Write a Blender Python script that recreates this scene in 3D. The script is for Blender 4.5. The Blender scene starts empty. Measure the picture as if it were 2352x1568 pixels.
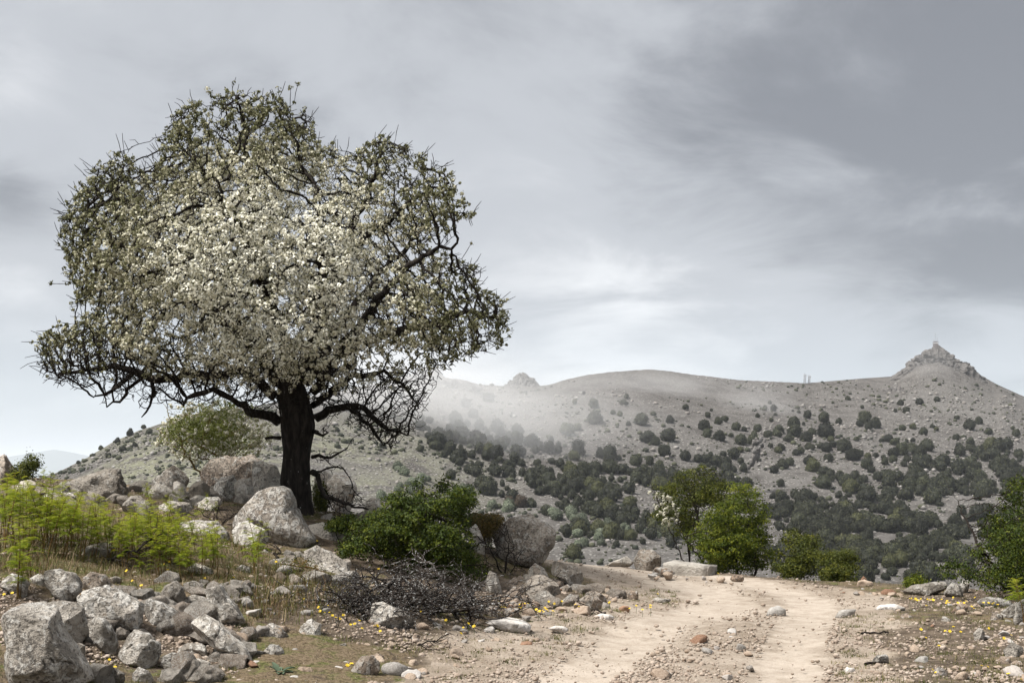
import bpy, bmesh, math, random
import numpy as np
from mathutils import Vector

# ------------------------------------------------------------------ camera, sky, sun, exposure
scene = bpy.context.scene
COL = scene.collection
FPX, CX, HY, HC = 2940.0, 1176.0, 1085.0, 1.6      # focal length and horizon in photo units, eye height (m)
cam_d = bpy.data.cameras.new('camera')
cam_d.lens = 45.0; cam_d.sensor_width = 36.0
cam_d.shift_y = (HY - 784.0) / 2352.0
cam_d.clip_start = 0.1; cam_d.clip_end = 60000
cam = bpy.data.objects.new('camera', cam_d); COL.objects.link(cam)
cam.location = (0, 0, HC); cam.rotation_euler = (math.radians(90), 0, 0)
scene.camera = cam

SUN_EL, SUN_AZ = math.radians(58), math.radians(-118)
scene.view_settings.view_transform = 'Standard'
scene.view_settings.look = 'None'
scene.view_settings.exposure = 0.86
scene.view_settings.gamma = 1.0
scene.view_settings.use_curve_mapping = False
scene.cycles.use_denoising = True
scene.cycles.denoising_prefilter = 'ACCURATE'
scene.cycles.max_bounces = 6
scene.cycles.diffuse_bounces = 3
scene.cycles.transparent_max_bounces = 8
scene.cycles.volume_bounces = 2
scene.cycles.sample_clamp_indirect = 3.0
scene.cycles.volume_step_rate = 1.0
scene.cycles.volume_max_steps = 256

def nd(nt, typ, ins=None, **props):
    n = nt.nodes.new(typ)
    for k, v in props.items(): setattr(n, k, v)
    for k, v in (ins or {}).items():
        s = n.inputs[k]
        if isinstance(v, bpy.types.NodeSocket): nt.links.new(v, s)
        elif isinstance(v, bpy.types.Node): nt.links.new(v.outputs[0], s)
        else: s.default_value = v
    return n
def mth(nt, op, a, b=0.0, c=0.0, clamp=False):
    return nd(nt, 'ShaderNodeMath', {0: a, 1: b, 2: c}, operation=op, use_clamp=clamp).outputs[0]
def mixc(nt, f, a, b, blend='MIX'):
    return nd(nt, 'ShaderNodeMix', {0: f, 6: a, 7: b}, data_type='RGBA', blend_type=blend).outputs[2]
def rampv(nt, f, lo, hi, a=0.0, b=1.0, smooth=True):
    return nd(nt, 'ShaderNodeMapRange', {0: f, 1: lo, 2: hi, 3: a, 4: b}, interpolation_type='SMOOTHSTEP' if smooth else 'LINEAR').outputs[0]
def noise(nt, vec, scale, detail=4.0, rough=0.55, dist=0.0):
    return nd(nt, 'ShaderNodeTexNoise', {'Vector': vec, 'Scale': scale, 'Detail': detail, 'Roughness': rough, 'Distortion': dist}).outputs[0]
def rgb(r, g, b): return (r, g, b, 1.0)

def pdir(x, y):
    v = Vector(((x - CX) / FPX, 1.0, (HY - y) / FPX)); v.normalize(); return v

def build_world():
    w = bpy.data.worlds.new('World'); scene.world = w; w.use_nodes = True
    nt = w.node_tree; nt.nodes.clear()
    tc = nd(nt, 'ShaderNodeTexCoord'); d = tc.outputs['Generated']
    sky = nd(nt, 'ShaderNodeTexSky', sky_type='NISHITA', sun_disc=False, sun_elevation=SUN_EL, sun_rotation=SUN_AZ,
             altitude=900, air_density=1.0, dust_density=2.0, ozone_density=1.0)
    sep = nd(nt, 'ShaderNodeSeparateXYZ', {0: d})
    # cloud deck seen on a plane overhead, soft near the horizon
    zz = mth(nt, 'ADD', mth(nt, 'MAXIMUM', sep.outputs[2], 0.0), 0.22)
    uv = nd(nt, 'ShaderNodeCombineXYZ', {0: mth(nt, 'DIVIDE', sep.outputs[0], zz), 1: mth(nt, 'DIVIDE', sep.outputs[1], zz), 2: 3.7}).outputs[0]
    n1 = noise(nt, uv, 0.9, 5.0, 0.5, 0.35)
    n2 = noise(nt, uv, 2.2, 7.0, 0.6, 0.5)
    nstr = noise(nt, nd(nt, 'ShaderNodeMapping', {0: d, 3: (3.0, 3.0, 16.0)}).outputs[0], 1.6, 5.0, 0.55, 0.4)
    val = mth(nt, 'ADD', mth(nt, 'MULTIPLY', mth(nt, 'SUBTRACT', n1, 0.5), 0.70), mth(nt, 'MULTIPLY', mth(nt, 'SUBTRACT', n2, 0.5), 0.85))
    def blob(x, y, rad, amp):
        dp = nd(nt, 'ShaderNodeVectorMath', {0: nd(nt, 'ShaderNodeVectorMath', {0: d}, operation='NORMALIZE').outputs[0], 1: pdir(x, y)}, operation='DOT_PRODUCT').outputs['Value']
        ang = mth(nt, 'ARCCOSINE', mth(nt, 'MINIMUM', dp, 1.0))
        wob = mth(nt, 'ADD', ang, mth(nt, 'MULTIPLY', mth(nt, 'SUBTRACT', n2, 0.5), rad * 0.9))
        return mth(nt, 'MULTIPLY', rampv(nt, wob, rad, 0.0), amp)
    for b in SKY_BLOBS: val = mth(nt, 'ADD', val, blob(*b))
    # thin streaks low over the horizon
    low = rampv(nt, sep.outputs[2], 0.22, 0.02)
    val = mth(nt, 'ADD', val, mth(nt, 'MULTIPLY', mth(nt, 'MULTIPLY', mth(nt, 'SUBTRACT', nstr, 0.5), low), 0.35))
    val = mth(nt, 'MULTIPLY_ADD', val, 0.74, 0.53)
    cr = nd(nt, 'ShaderNodeValToRGB', {0: val})
    e = cr.color_ramp; e.interpolation = 'EASE'
    e.elements[0].position = 0.05; e.elements[0].color = rgb(1.25, 1.30, 1.41)
    e.elements[1].position = 0.95; e.elements[1].color = rgb(5.5, 5.55, 5.6)
    m = e.elements.new(0.5); m.color = rgb(2.95, 3.04, 3.20)
    # low down the deck opens into pale blue haze
    opening = mth(nt, 'MULTIPLY', rampv(nt, sep.outputs[2], 0.16, 0.0), 0.5)
    col = mixc(nt, opening, cr.outputs[0], mixc(nt, 0.82, sky.outputs[0], rgb(3.3, 3.85, 4.4)))
    col = mixc(nt, 0.06, col, sky.outputs[0])
    bg = nd(nt, 'ShaderNodeBackground', {0: col, 1: 0.105})
    out = nd(nt, 'ShaderNodeOutputWorld'); nt.links.new(bg.outputs[0], out.inputs[0])
# (photo x, photo y, angular radius, brightness change) of the cloud masses
SKY_BLOBS = [(2180, 480, 0.36, -0.36), (1950, 180, 0.34, -0.18), (1420, 680, 0.30, 0.30), (40, 430, 0.16, -0.14), (20, 190, 0.07, 0.26), (1330, 420, 0.08, 0.06), (900, 250, 0.20, 0.06), (2330, 560, 0.10, -0.12),
             (30, 640, 0.06, 0.30), (350, 40, 0.26, -0.20), (1200, 60, 0.2, -0.08), (1700, 720, 0.16, 0.16), (2300, 780, 0.07, 0.16), (20, 480, 0.05, -0.28), (250, 850, 0.2, 0.10), (1176, -250, 0.42, -0.22), (2352, 100, 0.3, -0.12)]
build_world()

sd = bpy.data.lights.new('sun', 'SUN'); sd.energy = 4.5; sd.angle = math.radians(14); sd.color = (1.0, 0.97, 0.925)
sun = bpy.data.objects.new('sun', sd); COL.objects.link(sun)
sdir = Vector((math.cos(SUN_EL) * math.sin(SUN_AZ), math.cos(SUN_EL) * math.cos(SUN_AZ), math.sin(SUN_EL)))
sun.rotation_euler = (-sdir).to_track_quat('-Z', 'Y').to_euler(); sun.location = (0, 0, 60)

# ------------------------------------------------------------------ helpers
def P(x, y, d): return np.array([(x - CX) * d / FPX, d, HC + (HY - y) * d / FPX])
def Parr(x, y, d): return np.stack([(x - CX) * d / FPX, d + 0 * x, HC + (HY - y) * d / FPX], -1)
def hash3(ix, iy, iz, seed):
    h = (ix.astype(np.int64) * 374761393 + iy.astype(np.int64) * 668265263 + iz.astype(np.int64) * 1274126177 + seed * 974634777) & 0xFFFFFFFF
    h = ((h ^ (h >> 13)) * 1274126177) & 0xFFFFFFFF
    h = ((h ^ (h >> 16)) * 2246822519) & 0xFFFFFFFF
    return ((h ^ (h >> 15)) & 0xFFFFFF) / float(0xFFFFFF)
def vnoise(p, seed=0):
    i = np.floor(p); f = p - i; f = f * f * f * (f * (f * 6 - 15) + 10); i = i.astype(np.int64)
    x, y, z = i[:, 0], i[:, 1], i[:, 2]; r = 0
    for a in (0, 1):
        for b in (0, 1):
            for c in (0, 1):
                wt = (f[:, 0] if a else 1 - f[:, 0]) * (f[:, 1] if b else 1 - f[:, 1]) * (f[:, 2] if c else 1 - f[:, 2])
                r = r + wt * hash3(x + a, y + b, z + c, seed)
    return r * 2 - 1
def fbm(p, octaves=4, seed=0, gain=0.5):
    s = 0; a = 1.0; q = np.asarray(p, float)
    for o in range(octaves):
        s = s + a * vnoise(q, seed + o * 17); q = q * 2.03 + 11.3; a *= gain
    return s
def xy0(X, Y, k=1.0): return np.stack([X * k, Y * k, 0 * X], -1)

def mesh_data(name, V, Fs, smooth=False, attrs=None):
    V = np.asarray(V, np.float32)
    if not isinstance(Fs, (list, tuple)) or np.isscalar(Fs[0][0]): Fs = [Fs]
    Fs = [np.asarray(f, np.int32) for f in Fs if len(f)]
    me = bpy.data.meshes.new(name)
    me.vertices.add(len(V)); me.vertices.foreach_set('co', V.ravel())
    loops = np.concatenate([f.ravel() for f in Fs]); cnt = np.concatenate([np.full(len(f), f.shape[1], np.int32) for f in Fs])
    me.loops.add(len(loops)); me.loops.foreach_set('vertex_index', loops)
    me.polygons.add(len(cnt)); st = np.zeros(len(cnt), np.int32); st[1:] = np.cumsum(cnt)[:-1]
    me.polygons.foreach_set('loop_start', st)
    if smooth: me.polygons.foreach_set('use_smooth', np.ones(len(cnt), bool))
    for k, a in (attrs or {}).items():
        at = me.attributes.new(k, 'FLOAT', 'POINT'); at.data.foreach_set('value', np.asarray(a, np.float32))
    me.update(calc_edges=True)
    return me
def link(name, data, loc=(0, 0, 0), parent=None, mat=None):
    o = bpy.data.objects.new(name, data); COL.objects.link(o); o.location = loc
    if parent is not None: o.parent = parent
    if mat is not None and not data.materials: data.materials.append(mat)
    return o
def tag(o, label=None, cat=None, group=None, kind=None):
    if label: o['label'] = label
    if cat: o['category'] = cat
    if group: o['group'] = group
    if kind: o['kind'] = kind
    return o
def mk(name, V, Fs, mat, parent=None, loc=(0, 0, 0), smooth=False, attrs=None):
    V = np.asarray(V, float) - np.asarray(loc if parent is None else parent_loc(parent))
    return link(name, mesh_data(name, V, Fs, smooth, attrs), loc if parent is None else (0, 0, 0), parent, mat)
def parent_loc(p):
    l = np.array(p.location)
    while p.parent: p = p.parent; l = l + np.array(p.location)
    return l
def empty(name, loc): 
    o = link(name, None, loc); o.empty_display_size = 0.2; return o

def poly_dist(px, py, poly):
    """signed distance of points to a polygon, positive inside"""
    poly = np.asarray(poly, float); n = len(poly); best = np.full(px.shape, 1e18); ins = np.zeros(px.shape, bool)
    for i in range(n):
        ax, ay = poly[i]; bx, by = poly[(i + 1) % n]
        dx, dy = bx - ax, by - ay; L = dx * dx + dy * dy + 1e-12
        t = np.clip(((px - ax) * dx + (py - ay) * dy) / L, 0, 1)
        best = np.minimum(best, (px - ax - t * dx) ** 2 + (py - ay - t * dy) ** 2)
        c = ((ay > py) != (by > py)) & (px < (bx - ax) * (py - ay) / (by - ay + 1e-12) + ax); ins ^= c
    d = np.sqrt(best); return np.where(ins, d, -d)
def line_dist(px, py, pts):
    pts = np.asarray(pts, float); best = np.full(px.shape, 1e18)
    for i in range(len(pts) - 1):
        ax, ay = pts[i]; bx, by = pts[i + 1]; dx, dy = bx - ax, by - ay
        t = np.clip(((px - ax) * dx + (py - ay) * dy) / (dx * dx + dy * dy + 1e-12), 0, 1)
        best = np.minimum(best, (px - ax - t * dx) ** 2 + (py - ay - t * dy) ** 2)
    return np.sqrt(best)
def inpoly_samples(poly, n, rng):
    poly = np.asarray(poly, float); lo, hi = poly.min(0), poly.max(0); out = np.zeros((0, 2))
    while len(out) < n:
        q = lo + rng.random((n * 2, 2)) * (hi - lo); out = np.concatenate([out, q[poly_dist(q[:, 0], q[:, 1], poly) > 0]])
    return out[:n]
Z1 = lambda p: [(x * 0.3776, 976.2 + y * 0.3776) for x, y in p]            # three enlarged views the outlines were read from
Z2 = lambda p: [(631.6 + x * 0.3776, 976.2 + y * 0.3776) for x, y in p]
Z3 = lambda p: [(1378.1 + x * 0.4141, 976.2 + y * 0.4141) for x, y in p]
Z7 = lambda p: [(861.3 + x * 0.3478, 717.8 + y * 0.3479) for x, y in p]
Z8 = lambda p: [(1550.4 + x * 0.3479, 717.8 + y * 0.3479) for x, y in p]

# ------------------------------------------------------------------ terrain height
ctrl = [(0, 9, 0), (2, 9, 0), (4, 9, 0), (1, 12, 0.02), (3, 12, 0), (5, 12, 0), (2, 16, 0), (4, 16, 0), (1.3, 20.6, 0.12), (0.4, 20.8, 0.2), (3, 19.4, 0.05), (5, 17.6, 0.02), (6.4, 15.8, 0.03),
        (0, 5, 0), (3, 5, 0), (-3, 4, 0.1), (3, 2, 0), (7, 9, 0.03), (8, 12, 0.1), (8.5, 15, 0.15), (-8, 5, 0.5), (-8, 9, 0.75), (-6, 7, .4), (-10, 13, 1.25), (-11, 18, 1.6)]
for x, y, d in [(100, 1568, 8.3), (400, 1568, 9.0), (700, 1560, 9.5), (250, 1450, 9.8), (450, 1460, 10.1), (100, 1330, 10.8), (300, 1320, 11.3), (500, 1320, 11.8), (550, 1430, 10.8),
                (680, 1460, 10.6), (780, 1430, 11.3), (900, 1450, 11.6), (1050, 1420, 12.3), (1150, 1390, 13.5), (1250, 1370, 14.3), (1330, 1400, 13.6), (1400, 1380, 15.2), (100, 1200, 14.2),
                (300, 1190, 14.6), (500, 1260, 13.4), (620, 1265, 14.6), (700, 1190, 16.8), (560, 1160, 16.8), (400, 1150, 17), (100, 1115, 17.5), (0, 1100, 18), (830, 1200, 17), (900, 1330, 14),
                (1050, 1340, 14.5), (1000, 1230, 17), (1120, 1290, 16.5), (1210, 1300, 17.2), (1310, 1340, 16.5), (500, 1125, 19.5), (300, 1120, 19.5), (700, 1170, 19.5), (950, 1225, 19.5)]:
    p = P(x, y, d); ctrl.append((p[0], p[1], p[2]))
ctrl = np.array(ctrl)
def _U(r2): return np.where(r2 > 0, r2 * np.log(r2 + 1e-12), 0)
_n = len(ctrl); _A = np.zeros((_n + 3, _n + 3)); _d2 = ((ctrl[:, None, :2] - ctrl[None, :, :2]) ** 2).sum(-1)
_A[:_n, :_n] = _U(_d2) + np.eye(_n) * 0.6; _A[:_n, _n] = 1; _A[:_n, _n + 1:] = ctrl[:, :2]; _A[_n:, :_n] = _A[:_n, _n:].T
_w = np.linalg.solve(_A, np.concatenate([ctrl[:, 2], [0, 0, 0]]))
def tps(X, Y):
    s = _w[_n] + _w[_n + 1] * X + _w[_n + 2] * Y
    for i in range(_n): s = s + _w[i] * _U((X - ctrl[i, 0]) ** 2 + (Y - ctrl[i, 1]) ** 2)
    return s
def crest(X): return np.interp(X, [-14, -8, -5, 0, 1.3, 3, 5, 6.4, 9, 15], [20.0, 20.8, 21.3, 21.2, 21, 19.9, 18.4, 16.8, 16.6, 15.5])
RIDGE = np.array([(-1500, 1260), (-600, 1240), (-200, 1180), (0, 1125), (130, 1080), (200, 1045), (260, 1010), (320, 985), (390, 965), (450, 950), (600, 930), (750, 900), (850, 880), (930, 866), (960, 858), (1010, 856),
                  (1022, 868), (1060, 872), (1100, 885), (1160, 888), (1237, 888), (1260, 885), (1300, 873), (1350, 862), (1400, 855), (1450, 850), (1490, 848), (1540, 853), (1600, 862), (1700, 873), (1800, 877), (1850, 879),
                  (1930, 872), (2000, 866), (2060, 862), (2090, 836), (2110, 818), (2150, 804), (2180, 815), (2215, 836), (2240, 855), (2290, 882), (2352, 910), (2450, 950), (2800, 1020), (3900, 1100)], float)
def rnear(x): return np.interp(x, [-1500, 300, 1000, 1600, 2352, 3900], [210, 210, 215, 235, 240, 240])
def rfar(x): return np.interp(x, [-1500, 0, 600, 1000, 1500, 2000, 2352, 3900], [420, 420, 450, 540, 620, 690, 690, 690])
Y_LOW = 1365.0
def ridge_y(x): return np.interp(x, RIDGE[:, 0], RIDGE[:, 1])
_rx = np.arange(-1500, 3901, 10.0); _rs = ridge_y(_rx); _k = np.hanning(41); _k /= _k.sum(); _rs = np.convolve(np.pad(_rs, 20, mode='edge'), _k, 'valid')
_rs = np.maximum(_rs, np.interp(_rx, [1900, 2000, 2300, 2400], [0, 866, 893, 0]) * ((_rx > 2000) & (_rx < 2300)))
def ridge_soft(x): return np.interp(x, _rx, _rs)
def hill_profile(t): return 0.35 * t + 0.65 * (1 - (1 - np.clip(t, 0, 1)) ** 1.5)
_tt = np.linspace(0, 1, 400); _hh = hill_profile(_tt)
def hill_depth(x, y):
    """depth of the hillside behind photo point x, y"""
    s = np.clip((Y_LOW - y) / (Y_LOW - ridge_soft(x)), 0, 1); t = np.interp(s, _hh, _tt); return rnear(x) + t * (rfar(x) - rnear(x))
def zfun(X, Y, detail=True):
    X = np.asarray(X, float); Y = np.asarray(Y, float); shp = np.broadcast(X, Y).shape
    X = np.broadcast_to(X, shp).ravel(); Y = np.broadcast_to(Y, shp).ravel()
    yc = crest(X); s = np.maximum(Y - yc, 0)
    zn = tps(np.clip(X, -11.5, 9), np.clip(np.minimum(Y, yc), 2.5, 22)) - 0.42 * (np.sqrt(s * s + 0.64) - 0.8) + np.clip(-11.5 - X, 0, 20) * 0.05
    if detail: zn = zn + 0.05 * fbm(xy0(X, Y, 0.9), 4, 3) * np.clip(np.abs(zn) * 2 + 0.35, 0, 1)
    far = Y > 45
    if far.any():
        xf, yf = X[far], Y[far]; col = CX + FPX * xf / yf; r0, r1 = rnear(col), rfar(col)
        z45 = tps(np.clip(xf * 45 / yf, -11.5, 9), np.full(len(xf), 15.0)) - 10.5
        zr0 = HC + (HY - Y_LOW) * r0 / FPX
        t0 = np.clip((yf - 45) / (r0 - 45), 0, 1); zv = z45 + (zr0 - z45) * t0 - 9 * np.sin(np.pi * t0) ** 1.0 * (1 - t0 * 0.3)
        t = (yf - r0) / (r1 - r0); rr = np.minimum(yf, r1)
        tc = np.clip(t, 0, 1); k8 = tc ** 9
        yy = Y_LOW + (ridge_soft(col) * (1 - k8) + ridge_y(col) * k8 - Y_LOW) * hill_profile(tc)
        zh = HC + (HY - yy) * rr / FPX - np.maximum(yf - r1, 0) * 0.22
        z = np.where(yf < r0, zv, zh)
        if detail:
            amp = np.clip((yf - 60) / 120, 0, 1) * np.clip((r1 - yf) / 60, 0.25, 1)
            z = z + amp * (2.2 * fbm(xy0(xf, yf, 0.012), 3, 9) + 0.5 * fbm(xy0(xf, yf, 0.07), 3, 21)) - amp * 0.0
        bl = np.clip((yf - 45) / 12, 0, 1); zn[far] = zn[far] * (1 - bl) + z * bl
    return zn.reshape(shp)
def ground_hit(x, y, dmax=26.0):
    d = np.linspace(5.0, dmax, 420); g = zfun((x - CX) * d / FPX, d, False); r = HC + (HY - y) * d / FPX
    k = np.nonzero(r <= g)[0]; return float(d[k[0]]) if len(k) else None

# dirt road outline, wheel tracks and verge, on the ground plane
def flat(pts): return [((x - CX) * (HC * FPX / (y - HY)) / FPX, HC * FPX / (y - HY)) for x, y in pts]
ROAD = [(-4.0, 2.0)] + flat([(860, 1590), (1000, 1520), (1180, 1470), (1310, 1430), (1390, 1405), (1420, 1385), (1400, 1362), (1330, 1352), (1240, 1340), (1210, 1298), (1500, 1305), (1680, 1326), (1850, 1340), (1990, 1357),
       (2060, 1380), (2040, 1430), (1990, 1500), (1960, 1580)]) + [(2.3, 2.0)]
RUT_A = flat([(1250, 1640), (1316, 1560), (1419, 1494), (1502, 1444), (1585, 1412), (1668, 1388), (1660, 1368), (1560, 1345), (1450, 1328), (1330, 1312)])
RUT_B = flat([(1790, 1640), (1800, 1568), (1820, 1490), (1838, 1445), (1862, 1405), (1862, 1380), (1792, 1349), (1668, 1330), (1500, 1316)])

# ------------------------------------------------------------------ materials
def new_mat(name):
    m = bpy.data.materials.new(name); m.use_nodes = True; nt = m.node_tree; nt.nodes.clear()
    return m, nt
def finish(nt, color, rough=0.9, bump=None, bump_s=0.4, bump_d=0.02, spec=0.25, transl=0.0, tcol=None):
    ins = {'Base Color': color, 'Roughness': rough, 'Specular IOR Level': spec}
    if bump is not None: ins['Normal'] = nd(nt, 'ShaderNodeBump', {'Height': bump, 'Strength': bump_s, 'Distance': bump_d}).outputs[0]
    b = nd(nt, 'ShaderNodeBsdfPrincipled', ins).outputs[0]
    if transl > 0:
        t = nd(nt, 'ShaderNodeBsdfTranslucent', {0: tcol if tcol is not None else color}).outputs[0]
        b = nd(nt, 'ShaderNodeMixShader', {0: transl, 1: b, 2: t}).outputs[0]
    nt.links.new(b, nd(nt, 'ShaderNodeOutputMaterial').inputs[0])
def attr(nt, name, typ='GEOMETRY'): return nd(nt, 'ShaderNodeAttribute', attribute_name=name, attribute_type=typ).outputs['Fac']
def objcoord(nt, rnd=True):
    v = nd(nt, 'ShaderNodeTexCoord').outputs['Object']
    if not rnd: return v
    r = nd(nt, 'ShaderNodeObjectInfo').outputs['Random']
    return nd(nt, 'ShaderNodeVectorMath', {0: v, 1: nd(nt, 'ShaderNodeCombineXYZ', {0: mth(nt, 'MULTIPLY', r, 37.0), 1: mth(nt, 'MULTIPLY', r, 91.0), 2: mth(nt, 'MULTIPLY', r, 53.0)}).outputs[0]}, operation='ADD').outputs[0]

def rock_mat():
    m, nt = new_mat('lichened_granite'); c = objcoord(nt)
    tone = attr(nt, 'tone', 'OBJECT'); dark = attr(nt, 'dark', 'OBJECT')
    a = noise(nt, c, 2.3, 6, 0.6, 0.3); b = noise(nt, c, 13.0, 6, 0.66, 0.6); g = noise(nt, c, 90.0, 3, 0.6); s = noise(nt, c, 36.0, 5, 0.68, 0.3)
    base = mixc(nt, rampv(nt, a, 0.32, 0.68), rgb(0.29, 0.257, 0.218), rgb(0.50, 0.458, 0.40))
    big = noise(nt, c, 2.6, 6, 0.7, 0.9); base = mixc(nt, mth(nt, 'MULTIPLY', rampv(nt, mth(nt, 'ADD', big, rampv(nt, nd(nt, 'ShaderNodeObjectInfo').outputs['Random'], 0, 1, -0.07, 0.05, False)), 0.50, 0.57), 0.6), base, rgb(0.135, 0.12, 0.10))
    base = mixc(nt, tone, base, mixc(nt, rampv(nt, a, 0.3, 0.7), rgb(0.30, 0.21, 0.15), rgb(0.45, 0.355, 0.275)))
    rnd = nd(nt, 'ShaderNodeObjectInfo').outputs['Random']; sh = rampv(nt, rnd, 0, 1, -0.05, 0.05, False); sh2 = rampv(nt, mth(nt, 'FRACT', mth(nt, 'MULTIPLY', rnd, 7.3)), 0, 1, -0.05, 0.04, False)
    base = mixc(nt, mth(nt, 'MULTIPLY', rampv(nt, mth(nt, 'ADD', b, sh), 0.52, 0.58), 0.7), base, rgb(0.60, 0.575, 0.53))                     # pale crust lichen
    base = mixc(nt, mth(nt, 'MULTIPLY', rampv(nt, mth(nt, 'ADD', mth(nt, 'ADD', s, sh2), mth(nt, 'MULTIPLY', mth(nt, 'SUBTRACT', 1.0, a), 0.25)), 0.645, 0.71), 0.7), base, rgb(0.07, 0.063, 0.056))   # black lichen
    base = mixc(nt, mth(nt, 'MULTIPLY', rampv(nt, g, 0.58, 0.68), 0.45), base, rgb(0.10, 0.095, 0.09))
    o = noise(nt, c, 5.0, 5, 0.6, 0.8)
    base = mixc(nt, mth(nt, 'MULTIPLY', mth(nt, 'MULTIPLY', rampv(nt, o, 0.66, 0.71), rampv(nt, s, 0.45, 0.55)), 0.55), base, rgb(0.40, 0.22, 0.07))  # orange lichen spots
    base = mixc(nt, dark, base, mixc(nt, 1.0, base, rgb(0.42, 0.38, 0.34), 'MULTIPLY'))
    pale = attr(nt, 'pale', 'OBJECT'); base = mixc(nt, pale, base, nd(nt, 'ShaderNodeVectorMath', {0: base, 3: 1.85}, operation='SCALE').outputs[0])
    h = mth(nt, 'ADD', mth(nt, 'MULTIPLY', s, 0.8), mth(nt, 'ADD', mth(nt, 'MULTIPLY', b, 1.6), mth(nt, 'MULTIPLY', g, 0.35)))
    finish(nt, base, 0.92, h, 1.0, 0.05, 0.12); return m
def simple_rock(name, c0, c1, scale, bs=0.5, bd=0.03):
    m, nt = new_mat(name); c = objcoord(nt); a = noise(nt, c, scale, 6, 0.62, 0.3); g = noise(nt, c, scale * 7, 4, 0.6)
    base = mixc(nt, rampv(nt, a, 0.3, 0.7), c0, c1)
    v = attr(nt, 'v'); base = mixc(nt, mth(nt, 'MULTIPLY', v, 0.5), base, mixc(nt, 1.0, base, rgb(0.55, 0.47, 0.42), 'MULTIPLY'))
    base = mixc(nt, mth(nt, 'MULTIPLY', rampv(nt, g, 0.56, 0.66), 0.4), base, rgb(0.1, 0.095, 0.09))
    finish(nt, base, 0.92, mth(nt, 'ADD', a, g), bs, bd, 0.15); return m
def ground_mat():
    m, nt = new_mat('bank_soil_and_turf'); c = objcoord(nt, False)
    road, gr = attr(nt, 'road'), attr(nt, 'grass')
    a = noise(nt, c, 1.1, 6, 0.6, 0.4); b = noise(nt, c, 6.0, 6, 0.65, 0.3); s = noise(nt, c, 34.0, 5, 0.65); p = nd(nt, 'ShaderNodeTexVoronoi', {'Vector': c, 'Scale': 26.0, 'Randomness': 1.0}).outputs['Distance']
    soil = mixc(nt, rampv(nt, b, 0.3, 0.7), rgb(0.06, 0.045, 0.032), rgb(0.16, 0.125, 0.092))
    dirt = mixc(nt, rampv(nt, b, 0.35, 0.68), rgb(0.225, 0.18, 0.132), rgb(0.36, 0.30, 0.235))
    base = mixc(nt, rampv(nt, mth(nt, 'ADD', road, mth(nt, 'MULTIPLY', mth(nt, 'SUBTRACT', a, 0.5), 0.6)), 0.15, 0.6), soil, dirt)
    turf = mixc(nt, rampv(nt, s, 0.35, 0.65), rgb(0.045, 0.052, 0.016), rgb(0.14, 0.14, 0.05))
    dry = mixc(nt, rampv(nt, s, 0.35, 0.65), rgb(0.085, 0.062, 0.037), rgb(0.19, 0.145, 0.095))
    veg = mixc(nt, rampv(nt, noise(nt, c, 3.2, 6, 0.68, 0.5), 0.47, 0.64), dry, turf)
    base = mixc(nt, rampv(nt, mth(nt, 'ADD', gr, mth(nt, 'MULTIPLY', mth(nt, 'SUBTRACT', b, 0.5), 1.4)), 0.4, 0.62), base, veg)
    base = mixc(nt, mth(nt, 'MULTIPLY', rampv(nt, p, 0.22, 0.12), mth(nt, 'MULTIPLY', rampv(nt, a, 0.42, 0.6), 0.7)), base, rgb(0.46, 0.41, 0.36))
    base = mixc(nt, mth(nt, 'MULTIPLY', rampv(nt, s, 0.55, 0.70), 0.45), base, rgb(0.09, 0.07, 0.05))
    h = mth(nt, 'ADD', mth(nt, 'MULTIPLY', s, 1.0), mth(nt, 'ADD', b, mth(nt, 'MULTIPLY', rampv(nt, p, 0.25, 0.05), 0.6)))
    finish(nt, base, 0.95, h, 0.9, 0.03, 0.1); return m
def road_mat():
    m, nt = new_mat('packed_dirt'); c = objcoord(nt, False)
    rut = attr(nt, 'rut')
    a = noise(nt, c, 0.8, 6, 0.62, 0.5); b = noise(nt, c, 5.0, 6, 0.65, 0.4); s = noise(nt, c, 30.0, 5, 0.68); f = noise(nt, c, 90.0, 3, 0.6)
    p = nd(nt, 'ShaderNodeTexVoronoi', {'Vector': c, 'Scale': 30.0}).outputs['Distance']
    dirt = mixc(nt, rampv(nt, mth(nt, 'ADD', mth(nt, 'MULTIPLY', a, 0.5), mth(nt, 'MULTIPLY', b, 0.5)), 0.38, 0.62), rgb(0.225, 0.182, 0.14), rgb(0.35, 0.295, 0.24))
    pale = mixc(nt, rampv(nt, b, 0.3, 0.7), rgb(0.35, 0.295, 0.24), rgb(0.43, 0.373, 0.312))
    rr = mth(nt, 'ADD', rut, mth(nt, 'ADD', mth(nt, 'MULTIPLY', mth(nt, 'SUBTRACT', b, 0.5), 0.9), mth(nt, 'MULTIPLY', mth(nt, 'SUBTRACT', a, 0.5), 0.6)))
    k = mth(nt, 'MULTIPLY', rampv(nt, rr, 0.22, 0.95), 0.62); base = mixc(nt, k, dirt, pale)
    loose = mth(nt, 'SUBTRACT', 1.0, mth(nt, 'MULTIPLY', k, 0.85))
    base = mixc(nt, mth(nt, 'MULTIPLY', mth(nt, 'MULTIPLY', rampv(nt, s, 0.52, 0.66), 0.6), loose), base, rgb(0.12, 0.085, 0.055))
    base = mixc(nt, mth(nt, 'MULTIPLY', mth(nt, 'MULTIPLY', rampv(nt, p, 0.2, 0.1), 0.55), loose), base, rgb(0.52, 0.46, 0.40))
    h = mth(nt, 'MULTIPLY', mth(nt, 'ADD', mth(nt, 'ADD', s, mth(nt, 'MULTIPLY', f, 0.5)), mth(nt, 'ADD', b, mth(nt, 'MULTIPLY', rampv(nt, p, 0.25, 0.05), 0.7))), mth(nt, 'ADD', mth(nt, 'MULTIPLY', loose, 0.75), 0.25))
    finish(nt, base, 0.95, h, 0.8, 0.022, 0.1); return m
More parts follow.
